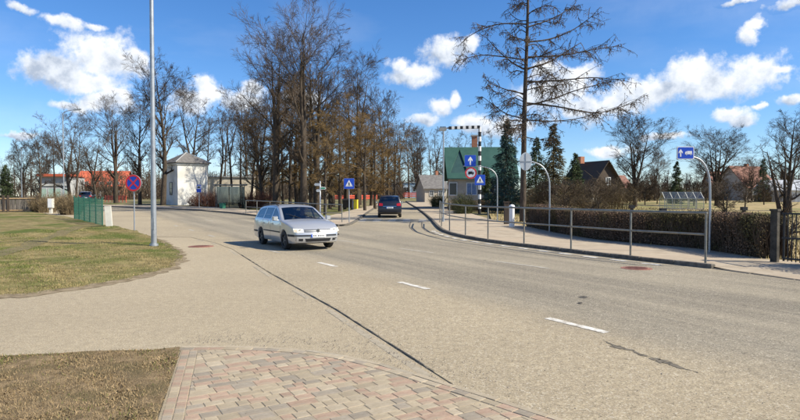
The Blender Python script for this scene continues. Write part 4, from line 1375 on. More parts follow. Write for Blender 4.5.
def ring(e, r0, r1, y0, y1, m, name, at_):
    n = 40; b = MB(); V = []
    for y in (y0, y1):
        for r in (r0, r1):
            V += [(r * math.cos(6.2832 * i / n) + at_[0], y + at_[1], r * math.sin(6.2832 * i / n) + at_[2]) for i in range(n)]
    Fc = []
    for i in range(n):
        j = (i + 1) % n
        Fc += [(i, j, n + j, n + i), (2 * n + i, 3 * n + i, 3 * n + j, 2 * n + j), (i, 2 * n + i, 2 * n + j, j), (n + i, n + j, 3 * n + j, 3 * n + i)]
    return b.add(V, Fc).build(name, m, e, fix=True)


def pedestrian(s=1.0, cx=0, cz=0):
    """walking figure of the crossing sign, as separate polygons"""
    P = [circ(.045, 14, .005, .16), [(-.035, .105), (.04, .105), (.045, -.02), (-.03, -.02)], [(.03, .095), (.05, .08), (.115, -.005), (.095, -.02), (.03, .05)], [(-.03, .095), (-.05, .085), (-.10, .0), (-.08, -.015), (-.03, .05)],
         [(-.03, -.02), (.015, -.02), (-.055, -.19), (-.10, -.19)], [(.0, -.02), (.045, -.02), (.115, -.19), (.07, -.19)]]
    return [[(x * s + cx, z * s + cz) for x, z in p] for p in P]


def crossing_face(e, z, size, y=0.0, x=0.0):
    a = (x, y, z)
    p = flat(e, rrect(size, size, .04), -.012, .012, M_sback, 'sign_plate', a)
    flat(p, rrect(size - .01, size - .01, .04), -.016, -.0125, M_sblue, 'blue_face', a)
    h = size * .36
    flat(p, [(0, h * 1.0), (-h * 1.0, -h * .78), (h * 1.0, -h * .78)], -.020, -.0165, M_swht, 'white_triangle', a)
    for q in pedestrian(size * .95, 0, -size * .05):
        flat(p, q, -.024, -.0205, M_sblk, 'figure', a)
    b = MB()
    for k in range(4): b.box((x - .18 * size * 1.5 + .12 * size * 1.5 * k, y - .022, z - size * .22), (.05 * size * 1.3, .003, .045 * size))
    b.build('stripes', M_sblk, p)


def lorry(s, cx=0, cz=0, flip=1):
    P = [rrect(.34, .20, .01, -.06, .03), [(.13, .10), (.20, .10), (.25, .02), (.25, -.07), (.13, -.07)], rrect(.52, .025, .005, -.01, -.085)]
    P += [circ(.048, 16, -.15, -.10), circ(.048, 16, .15, -.10)]
    return [[(flip * x * s + cx, z * s + cz) for x, z in p] for p in P]


ARROW = [(-.035, -.22), (.035, -.22), (.035, .05), (.115, -.04), (.115, .06), (0, .22), (-.115, .06), (-.115, -.04), (-.035, .05)]


def pole(e, h, r=.03, m=None, z0=-.2, n=12): return MB().tube([(0, 0, z0), (0, 0, h)], [r, r], n).build('pole', m or M_galv, e, 40)


def face(px, Y): return math.atan2(-(px - 400) / F, 1) * 0 + -math.atan((px - 400) / F) * -1


# tall lamp post on the lawn
b0 = at(154, 245.5, .05)
e = thing('lamp_post', 'tall galvanised lamp post standing at the edge of the lawn', 'lamp post', b0)
MB().tube([(0, 0, -.3), (0, 0, 2.2), (0, 0, 11.5)], [.095, .085, .055], 16).build('pole', M_galv, e, 40)
MB().tube([(0, 0, -.1), (0, 0, .06)], [.15, .14], 16).build('base_collar', M_galv, e, 40)
MB().box((.0, -.097, .75), (.10, .02, .38)).build('service_door', M_galv, e)
arm = smooth_path([(0, 0, 11.4), (.05, .02, 12.0), (.5, .25, 12.3), (1.6, .9, 12.4)], 2)
MB().tube(arm, .035, 10).build('arm', M_galv, e, 40)
MB().box((1.85, 1.02, 12.42), (.7, .26, .11), R(29)).build('lamp_head', M_galv, e)

# street lamp far left
Yl = 58.0; b0 = col(64, Yl); zt = hz(112, Yl) - b0.z
e = thing('street_lamp', 'street lamp with short curved arm behind the plank fence', 'street lamp', b0)
MB().tube([(0, 0, -.2), (0, 0, zt - .6)], [.07, .05], 10).build('pole', M_galv, e, 40)
MB().tube(smooth_path([(0, 0, zt - .65), (0, 0, zt - .1), (.35, 0, zt + .1), (1.1, 0, zt + .22)], 2), .035, 8).build('arm', M_galv, e, 40)
MB().box((1.45, 0, zt + .25), (.75, .22, .10), M=Matrix.Rotation(-.12, 3, 'Y')).build('lamp_head', M_galv, e)
e = thing('street_lamp', 'thin straight street lamp mast among the trees at far left', 'street lamp', col(22, 88))
MB().tube([(0, 0, -.2), (0, 0, 8.2)], [.08, .05], 8).build('pole', M_galv, e, 40)
MB().box((.35, 0, 8.2), (.9, .2, .1)).build('lamp_head', M_galv, e)

# no stopping sign
b0 = at(134.5, 230.5, .03); zs = hz(183, b0.y) - b0.z; rr = 8.4 * b0.y / F
e = thing('no_stopping_sign', 'round blue and red no stopping sign on a grey post', 'road sign', b0, R(-6))
pole(e, zs + .2)
a = (0, -.05, zs)
p = flat(e, circ(rr, 36), -.012, .012, M_sback, 'sign_plate', a)
flat(p, circ(rr * .985, 36), -.016, -.0125, M_sblue, 'blue_face', a)
ring(p, rr * .78, rr * .985, -.021, -.0165, M_sred, 'red_rim', a)
for s in (1, -1):
    t_ = rr * .085; l = rr * .8; q = [(-l, -t_), (l, -t_), (l, t_), (-l, t_)]; c_, s_ = math.cos(R(45 * s)), math.sin(R(45 * s))
    flat(p, [(x * c_ - z * s_, x * s_ + z * c_) for x, z in q], -.0205 if s > 0 else -.0195, -.0168, M_sred, 'red_bar', a)

# bus stop: sign and shelter
b0 = col(199.2, 58, PH); zs = hz(188.5, 58) - b0.z; k = 58 / F
e = thing('bus_stop_sign', 'blue bus stop sign on a thin post below the white tower', 'road sign', b0, R(-10))
pole(e, zs + .2, .025)
a = (0, -.04, zs); w = 5.0 * k; h = 7.6 * k
p = flat(e, rrect(w, h, .03), -.012, .012, M_sback, 'sign_plate', a); flat(p, rrect(w - .01, h - .01, .03), -.016, -.0125, M_sblue, 'blue_face', a)
flat(p, rrect(w * .72, h * .42, .02, 0, h * .16), -.020, -.0165, M_swht, 'white_panel', a)
flat(p, rrect(w * .54, h * .20, .03, 0, h * .18), -.024, -.0205, M_sblk, 'bus_body', a)
for s in (-1, 1): flat(p, circ(h * .05, 12, s * w * .16, h * .06), -.024, -.0205, M_sblk, 'bus_wheel', a)
M_shg = glass('shelter_glass', (.36, .40, .40), .10, .1)
M_shf = mat('shelter_frame', (.035, .06, .055), (.06, .085, .08), .6, 4)
b0 = col(230, 60, PH); k = 60 / F
e = thing('bus_shelter', 'dark framed glass bus shelter in front of the reddish bushes', 'bus shelter', b0, R(24))
w, d, h = 2.7, 1.3, 2.25
fr = MB()
for x in (-w / 2, 0, w / 2): fr.tube([(x, d / 2, -.1), (x, d / 2, h)], .04, 6)
for x in (-w / 2, w / 2): fr.tube([(x, -d / 2, -.1), (x, -d / 2, h)], .04, 6)
for x in (-w / 2, w / 2): fr.tube([(x, -d / 2, .3), (x, d / 2, .3)], .03, 6)
fr.tube([(-w / 2, d / 2, .3), (w / 2, d / 2, .3)], .03, 6)
fr.build('frame', M_shf, e, 40)
MB().box((0, -.1, h + .06), (w + .5, d + .5, .12)).build('roof', mat('shelter_roof', (.13, .14, .13), (.2, .21, .2), .7, 3), e)
for x0, x1 in ((-w / 2 + .05, -.05), (.05, w / 2 - .05)):
    MB().box(((x0 + x1) / 2, d / 2, 1.25), (x1 - x0, .012, 1.8)).build('pane', M_shg, e)
for x in (-w / 2, w / 2): MB().box((x, 0, 1.25), (.012, d - .1, 1.8)).build('pane', M_shg, e)
bn = MB().box((.3, d / 2 - .3, .46), (1.7, .34, .05))
for x in (-.4, 1.0): bn.box((x, d / 2 - .3, .2), (.06, .3, .46))
bn.build('bench', M_wood, e)
b0 = col(222.5, 57, PH)
e = thing('litter_bin', 'low green litter bin in front of the bus shelter', 'bin', b0, R(15))
MB().tube([(0, 0, 0), (0, 0, .52)], [.27, .33], 4, ph=.785).build('tub', mat('bin_green', (.03, .16, .10), (.04, .2, .13), .6), e)
MB().box((0, 0, .545), (.56, .5, .05)).build('rim', M_shf, e)


# ---- pipe railings
def railing(posts, h, mid, label, m, double_start=False):
    e = thing('pipe_railing', label, 'railing', posts[0])
    o = posts[0]
    P = [p - o for p in posts]
    for p in P: MB().tube([p + Vector((0, 0, -.12)), p + Vector((0, 0, h - .02))], .028, 10).build('post', m, e, 40)
    tp = [p + Vector((0, 0, h)) for p in P]
    MB().tube([tp[0] + (tp[0] - tp[1]).normalized() * .03] + tp[1:], .032, 10).build('top_rail', m, e, 40)
    for k, (a, b) in enumerate(zip(P[:-1], P[1:])):
        d = (b - a).normalized() * .03
        MB().tube([a + d + Vector((0, 0, mid)), b - d + Vector((0, 0, mid))], .025, 8).build('middle_rail', m, e, 40)
    return e


posts = [at(x, y, PH) for x, y in [(705.5, 263), (630.5, 255.8), (571, 248.9), (524, 243.3), (488, 238.8), (465.5, 234.8), (449.5, 230.6), (441.5, 226.5), (439.8, 222.5)]]
railing(posts, 1.235, .70, 'long two rail pipe railing along the right hand pavement kerb', M_rail)
lp = [at(x, y, PH) for x, y in [(342, 222.3), (326, 221.6), (304, 219.2), (286, 217.0), (270, 215.4), (257, 214.2), (246, 213.4)]]
railing(lp, 1.03, .52, 'pipe railing on the corner pavement behind the silver car', M_rail)
lp2 = [at(x, y, PH) for x, y in [(245, 211.8), (262, 212.5), (280, 213.6)]]

# ---- striped portal post with lamp, signs on bent pipes
b0 = at(479.5, 213.5, PH); Ys = b0.y; k = Ys / F
e = thing('striped_signal_post', 'black and white striped post with overhanging arm and lamp head', 'signal post', b0)
zt = hz(127, Ys) - b0.z; x1 = -31 * k; st = 4.7 * k
pl_, q = MB(), 0
n = int(zt / (st / 1)) ; dz = zt / n
for i in range(n):
    MB().tube([(0, 0, i * dz), (0, 0, (i + 1) * dz)], 1.5 * k, 14).build('white_band' if i % 2 else 'black_band', M_wht if i % 2 else M_blk, e, 40)
na = 11; dx = -x1 / na
for i in range(na):
    zc = zt - 1.0 * k * (i / na)
    MB().box((-(i + .5) * dx - .06 * 0, 0, zc), (dx, 2.9 * k, 2.9 * k)).build('black_band' if i % 2 == 0 else 'white_band', M_blk if i % 2 == 0 else M_wht, e)
MB().tube([(x1, 0, zt - k), (x1 - 3 * k, 0, zt - k)], .06, 8).build('lamp_arm', M_galv, e, 40)
hd = MB().box((x1 - 5.8 * k, 0, zt - 2 * k), (7 * k, .36, 2.4 * k)).build('lamp_head', mat('lamp_housing', (.22, .23, .23), (.32, .33, .33), .6, 5), e)
for i in range(4): MB().box((x1 - (3.6 + 1.5 * i) * k, 0, zt - .2 * k), (.8 * k, .3, 1.4 * k)).build('cooling_fin', M_blk, hd)
MB().box((x1 - 5.8 * k, 0, zt - 3.4 * k), (6.2 * k, .3, .05)).build('lens', mat('lamp_lens', (.6, .62, .6), None, .2), hd)
zc = hz(180, Ys) - b0.z
crossing_face(e, zc, 10.4 * k, -.20)
MB().box((0, -.17, zc), (.25, .05, .06)).build('bracket', M_galv, e)

b0 = at(443.3, 221.5, PH); k = b0.y / F
e = thing('lamp_pole', 'plain grey pole at the end of the right hand railing', 'pole', b0)
MB().tube([(0, 0, -.2), (0, 0, hz(131, b0.y) - b0.z)], [.05, .045], 12).build('pole', M_galv, e, 40)
MB().tube([(0, 0, 0), (0, 0, .25)], [.075, .07], 12).build('base_collar', M_galv, e, 40)


def bent_pole(e, k, px0, pts, r=.032):
    """pipe bent over at the top; pts are (px, py) seen at the post's own distance"""
    b0 = e.location
    P = [Vector(((x - px0) * k, 0, hz(y, b0.y) - b0.z)) for x, y in pts]
    P = [Vector((0, 0, -.2))] + smooth_path(P, 3)
    return MB().tube(P, r, 12).build('bent_pipe', M_galv, e, 40)


b0 = at(497.3, 221.5, PH); k = b0.y / F
e = thing('sign_post', 'bent pipe carrying one way arrow and lorry ban signs by the striped post', 'sign post', b0)
bent_pole(e, k, 497.3, [(497.3, 221), (497.3, 185), (497, 175), (490, 168), (478, 166), (463, 166)])
sc_ = 11.4 * k; a = ((470 - 497.3) * k, -.05, hz(160.8, b0.y) - b0.z)
p = flat(e, rrect(sc_, sc_, .04), -.012, .012, M_sback, 'sign_plate', a); flat(p, rrect(sc_ - .01, sc_ - .01, .04), -.016, -.0125, M_sblue, 'blue_face', a)
flat(p, [(x * sc_ * 1.7, z * sc_ * 1.7) for x, z in ARROW], -.020, -.0165, M_swht, 'white_arrow', a)
rr = 5.9 * k; a = ((470.6 - 497.3) * k, -.05, hz(173, b0.y) - b0.z)
p = flat(e, circ(rr, 36), -.012, .012, M_sback, 'sign_plate', a); flat(p, circ(rr * .985, 36), -.016, -.0125, M_swht, 'white_face', a)
ring(p, rr * .76, rr * .985, -.021, -.0165, M_sred, 'red_rim', a)
for q in lorry(rr * 1.9, 0, 0): flat(p, q, -.024, -.0168, M_sblk, 'lorry', a)

b0 = at(549.5, 232.0, PH); k = b0.y / F
e = thing('sign_post', 'bent pipe with the pale back of a round sign by the hedge', 'sign post', b0)
bent_pole(e, k, 549.5, [(549.5, 231), (549.5, 190), (549, 178), (543, 166), (532, 161.5), (519, 160.5)])
rr = 9.0 * k; a = ((525 - 549.5) * k, -.06, hz(161.5, b0.y) - b0.z)
n_ = 36
pp = [(rr * .68 * math.cos(6.2832 * i / n_), rr * math.sin(6.2832 * i / n_)) for i in range(n_)]
p = flat(e, pp, -.012, .012, M_sback, 'sign_plate', a)
flat(p, [(-.012, -rr * .9), (.012, -rr * .9), (.012, rr * .9), (-.012, rr * .9)], -.03, -.0125, M_galv, 'stiffener', a)
flat(p, [(-rr * .62, -.02), (rr * .62, -.02), (rr * .62, .02), (-rr * .62, .02)], -.028, -.0125, M_galv, 'stiffener', a)

b0 = at(709.5, 252.0, PH); k = b0.y / F
e = thing('sign_post', 'bent pipe with blue straight ahead lorry sign above the hedge', 'sign post', b0)
bent_pole(e, k, 709.5, [(709.5, 251), (709.5, 192), (708.5, 176), (703, 163), (695, 157), (676, 155.5)])
a = ((683.3 - 709.5) * k, -.05, hz(153, b0.y) - b0.z)
w, h = 17.2 * k, 12.8 * k
p = flat(e, rrect(w, h, .03), -.012, .012, M_sback, 'sign_plate', a); flat(p, rrect(w - .012, h - .012, .03), -.016, -.0125, M_swht, 'white_edge', a)
flat(p, rrect(w - .05, h - .05, .025), -.019, -.0165, M_sblue, 'blue_face', a)
flat(p, [(x * h * 1.35 - w * .29, z * h * 1.35) for x, z in ARROW], -.023, -.0195, M_swht, 'white_arrow', a)
for q in lorry(h * 1.12, w * .17, 0, -1): flat(p, q, -.023, -.0195, M_swht, 'lorry', a)

# crossing sign at the corner, direction signpost
b0 = at(349.2, 222.3, PH); k = b0.y / F
e = thing('crossing_sign', 'blue pedestrian crossing sign on its own post left of the side street', 'road sign', b0)
zs = hz(183.6, b0.y) - b0.z
pole(e, zs + .25, .028)
crossing_face(e, zs, 10.4 * k, -.045)
b0 = at(320.3, 219.0, PH); k = b0.y / F; zt = hz(181, b0.y) - b0.z
e = thing('direction_signpost', 'white signpost with small direction fingers behind the silver car', 'signpost', b0)
pole(e, zt, .04, M_wht)
for nm, x0, x1, py, m in (('finger_sign', -.02, -6.0 * k, 184.5, M_sback), ('finger_sign', .02, 6 * k, 188.2, M_swht), ('finger_sign', -.02, -4 * k, 190.6, M_sback)):
    z = hz(py, b0.y) - b0.z; h = 1.3 * k; s = 1 if x1 > 0 else -1
    o = flat(e, [(x0, -h), (x1 * .82, -h), (x1, 0), (x1 * .82, h), (x0, h)], -.055, -.042, m, nm)
    o.location.z = z
    if m is M_swht: flat(o, [(x0 + s * .03, -h * .6), (x1 * .78, -h * .6), (x1 * .9, 0), (x1 * .78, h * .6), (x0 + s * .03, h * .6)], -.06, -.0555, M_sgrn, 'green_face')
MB().tube([(0, 0, 0), (0, 0, .12)], [.12, .09], 12).build('base_collar', M_wht, e, 40)

# white bollard and the dark stump beside it
b0 = at(511.8, 226.8, PH)
e = thing('bollard', 'white cylindrical bollard with rounded cap at the hedge end', 'bollard', b0)
MB().tube([(0, 0, -.1), (0, 0, 1.02)], .135, 18).build('body', M_wht, e, 40)
MB().tube([(0, 0, 1.02), (0, 0, 1.06), (0, 0, 1.12), (0, 0, 1.15)], [.15, .15, .11, .03], 18).build('cap', M_wht, e, 40)
b0 = at(506.5, 224.0, PH)
e = thing('gate_post', 'dark square timber post just left of the white bollard', 'post', b0)
MB().box((0, 0, .55), (.26, .26, 1.3)).build('shaft', M_wood, e); MB().box((0, 0, 1.22), (.32, .32, .06)).build('cap', M_wood, e)

# ---- gate at the right edge
b0 = at(774.5, 262.0, PH)
e = thing('gate_pillar', 'dark weathered concrete gate pillar at the end of the hedge', 'gate pillar', b0, R(30))
MB().box((0, 0, .60), (.12, .16, 1.36)).build('shaft', mat('old_concrete', (.03, .027, .022), (.09, .078, .063), .95, 4, 7, .5, 30), e)
MB().box((0, 0, 1.30), (.16, .20, .05)).build('cap', MATS['old_concrete'], e)
b1 = at(826, 268, PH); d = b1 - b0; L_ = d.length
e = thing('iron_gate', 'black iron bar gate beside the dark gate pillar', 'gate', b0 + d.normalized() * .22, math.atan2(d.y, d.x))
for z in (.12, .62, 1.22): MB().box((L_ / 2 - .2, 0, z), (L_ - .35, .035, .04)).build('rail', M_blk, e)
nb = 9
for i in range(nb):
    MB().tube([(.02 + (L_ - .44) * i / (nb - 1), 0, .05), (.02 + (L_ - .44) * i / (nb - 1), 0, 1.24)], .024 if i in (0, nb - 1) else .013, 8).build('bar', M_blk, e, 40)
for i, (px, py) in enumerate([(663, 0), (744, 0), (632, 0)]):
    o_ = col(px, 21 + i * 2.5)
    e = thing('garden_post', ['short dark fence post behind the hedge, left of the blue lorry sign', 'short dark fence post behind the hedge near the gate', 'short dark fence post behind the middle of the hedge'][i], 'post', o_)
    MB().box((0, 0, .55), (.10, .10, 1.3)).build('shaft', M_wood, e); MB().box((0, 0, 1.24), (.2, .2, .14)).build('cap', M_blk, e)

# ---- left side: plank fence, cabinet, mesh fence, concrete post
pA, pB = at(-40, 213.5), at(37, 212.5)
M_plank = mat('grey_planks', (.10, .085, .07), (.20, .175, .15), .9, 5, 6, .4, 30, stretch=(4, 4, .4), rnd=.25)
M_lath = mat('tan_rail', (.33, .22, .11), (.42, .29, .16), .85, 5)
d = pB - pA; L_ = d.length
e = thing('plank_fence', 'weathered grey vertical plank fence with tan rails at far left', 'fence', pA, math.atan2(d.y, d.x))
me = MB().box((0, 0, .68), (.13, .025, 1.3)).mesh('plank', M_plank)
np_ = int(L_ / .145)
for i in range(np_):
    o = link('plank', me, e); o.location = (.08 + i * .145, 0, random.uniform(-.03, .03) + d.z * i / np_); o.rotation_euler = (0, random.uniform(-.015, .015), 0)
for z in (.22, 1.22): MB().box((L_ / 2, -.04, z + d.z / 2), (L_, .045, .09), M=Matrix.Rotation(-math.atan2(d.z, L_), 3, 'Y')).build('rail', M_lath, e)
for x in (0, L_ * .28, L_ * .56, L_ * .62, L_): MB().box((x, -.02, .7 + d.z * x / L_), (.16, .14, 1.6)).build('post', M_wood, e)
b0 = at(51, 213.5)
e = thing('utility_cabinet', 'pale utility cabinet on a short pedestal by the brown bush', 'cabinet', b0, R(10))
k = b0.y / F
MB().box((0, 0, 2.6 * k), (2.2 * k, .25, 5.6 * k)).build('pedestal', M_conc, e); MB().box((0, 0, 10.4 * k), (4.3 * k, .42, 9.4 * k)).build('box', M_conc, e)
MB().box((0, -.215, 10.4 * k), (3.7 * k, .01, 8.6 * k)).build('door', M_wht, e)
b0 = at(109.5, 227.8, .02); k = b0.y / F
e = thing('concrete_post', 'leaning pale concrete marker post at the end of the green mesh fence', 'post', b0, R(18))
o = MB().box((0, 0, 10 * k), (5.6 * k, 4.2 * k, 23 * k)).build('shaft', M_conc, e); o.rotation_euler = (0, R(-3.5), 0)
o = MB().box((0, 0, 21.7 * k), (5.9 * k, 4.5 * k, .4 * k)).build('top', M_conc, e); o.rotation_euler = (0, R(-3.5), 0)
g0, g1 = at(102.5, 226.5), at(74.5, 219.5)
d = g1 - g0; L_ = d.length; n = 5
e = thing('mesh_fence', 'green welded mesh fence panels along the road by the lawn', 'fence', g0, math.atan2(d.y, d.x))
hf = 1.55
for i in range(n + 1): MB().box((L_ * i / n, 0, hf / 2 + d.z * i / n), (.06, .06, hf + .1)).build('post', M_gmesh, e)
for i in range(n):
    b = MB(); x0, x1 = L_ * i / n + .03, L_ * (i + 1) / n - .03; zo = d.z * (i + .5) / n
    nx = 30
    for j in range(nx): b.box((x0 + (x1 - x0) * (j + .5) / nx, 0, hf / 2 + zo), (.007, .007, hf - .1))
    for j in range(9): b.box(((x0 + x1) / 2, .007, .06 + (hf - .12) * j / 8 + zo), (x1 - x0, .008, .008))
    b.build('mesh_panel', M_gmesh, e)


# ---- red and white barriers
def barrier(p, q, label, n, h=1.0, m=None):
    d = q - p; L_ = d.length
    e = thing('road_barrier', label, 'barrier', p, math.atan2(d.y, d.x))
    for z in (.35, .62, .9): MB().box((L_ / 2, 0, z * h + d.z / 2), (L_, .04, .16 * h)).build('board', M_bar, e)
    for i in range(n + 1): MB().box((L_ * i / n, .03, .5 * h + d.z * i / n), (.07, .06, 1.05 * h)).build('post', M_bar, e)
    return e


M_bar = mat('barrier_red', (.62, .075, .04), (.70, .12, .06), .6, 2)
barrier(col(105, 88), col(126, 84), 'red slatted barrier in front of the brick building', 6, .95)
barrier(col(398.5, 118), col(416, 118), 'red barrier across the far end of the side street', 4, 1.15)
barrier(col(334, 92), col(377, 100), 'low red barrier behind the park trees left of the dark car', 8, .9)

# recycling containers
b0 = col(355.8, 56)
e = thing('recycling_bin', 'yellow and blue recycling bin behind the crossing sign', 'bin', b0, R(-12)); k = 56 / F
MB().box((0, 0, 4.8 * k), (3.6 * k, .4, 9.6 * k)).build('body', mat('bin_yellow', (.72, .56, .03), (.78, .62, .05), .5), e)
MB().box((-2.2 * k, .02, 4.6 * k), (.9 * k, .42, 9.0 * k)).build('side_panel', mat('bin_blue', (.06, .17, .45), None, .5), e)
MB().box((0, -.02, 9.9 * k), (4.0 * k, .46, .6 * k)).build('lid', MATS['bin_yellow'], e)
e = thing('waste_container', 'dark brown waste container left of the yellow bin', 'container', col(348.6, 57), R(-12))
MB().prism([(-5 * k, .15), (5 * k, .15), (5.3 * k, 9.5 * k), (-5.3 * k, 9.5 * k)], -.45, .45, lambda a, b, c: (a, c, b)).build('body', M_wood, e, fix=True)
MB().prism([(-.52, 9.5 * k), (.52, 9.5 * k), (.3, 11 * k), (-.3, 11 * k)], -5.4 * k, 5.4 * k, lambda a, b, c: (c, a, b)).build('lid', M_blk, e, fix=True)
for s in (-1, 1): MB().tube([(s * 4 * k, -.3, .09), (s * 4 * k, .3, .09)], .09, 10).build('wheel', M_blk, e, 40)


# ---- ironwork in the road
def cover(px, py, r, label, m, z=.010):
    p = at(px, py, z)
    e = thing('manhole_cover', label, 'manhole cover', p, random.random())
    MB().tube([(0, 0, -.03), (0, 0, .004)], [r, r], 28).build('frame', m, e, 40)
    MB().tube([(0, 0, -.02), (0, 0, .010)], [r * .8, r * .8], 28).build('lid', m, e, 40)
    b = MB()
    for i in range(-4, 5):
        l = math.sqrt(max(0, .70 ** 2 - (i * .15) ** 2)) * r
        b.box((i * .15 * r, 0, .012), (.05 * r, 2 * l, .006))
    b.build('ribs', m, e)


M_rust = mat('rusty_iron', (.20, .085, .06), (.34, .16, .12), .8, 12, 6, .4, 60)
M_iron = mat('dusty_iron', (.17, .145, .11), (.26, .225, .175), .85, 14)
cover(636.5, 268.3, .36, 'rusty round manhole cover in the road below the railing', M_rust)
cover(201, 246.3, .42, 'rusty manhole cover in the dusty apron beside the lawn', M_rust)
cover(584, 297.5, .09, 'small iron valve cover in the middle of the road', M_iron)
cover(580.5, 303.5, .05, 'tiny iron valve cap in the road nearest the lane dash', M_iron)

# ------------------------------------------------------------------ cars
def paint(name, c, metal=.5, rough=.32):
    m = mat(name, c, None, rough, metal=metal, spec=.5)
    b = m.node_tree.nodes['Principled BSDF']; b.inputs['Coat Weight'].default_value = .7; b.inputs['Coat Roughness'].default_value = .06
    return m


M_silver = paint('silver_paint', (.53, .53, .525), .5, .28)
M_navy = paint('dark_blue_paint', (.018, .020, .03), .3, .3)
M_navy2 = paint('navy_paint', (.02, .028, .06), .3, .3)
M_trim = mat('black_plastic', (.018, .018, .02), None, .6)
M_int = mat('car_interior', (.075, .075, .08), None, .85)
M_tyre = mat('tyre', (.018, .018, .018), (.04, .038, .036), .85, 8)
M_rim = mat('steel_rim', (.06, .06, .062), (.11, .11, .11), .5, 5, metal=.4)
M_alloy = mat('alloy_rim', (.35, .36, .37), None, .35, metal=.7)
M_cgl = glass('car_glass', (.60, .65, .65), .06, .02)
M_lens = mat('headlamp_lens', (.62, .60, .50), (.78, .76, .66), .12, 14, spec=.7)
M_tail = mat('tail_lamp', (.42, .012, .015), None, .2, spec=.6)
M_plate = mat('number_plate', (.75, .75, .74), None, .5)
M_eu = mat('plate_blue', (.02, .08, .42), None, .5)
M_chrome = mat('chrome', (.62, .63, .64), None, .15, metal=1.0)
M_skin = mat('skin', (.50, .32, .24), None, .6)
M_coat = mat('dark_jacket', (.03, .032, .04), None, .8)


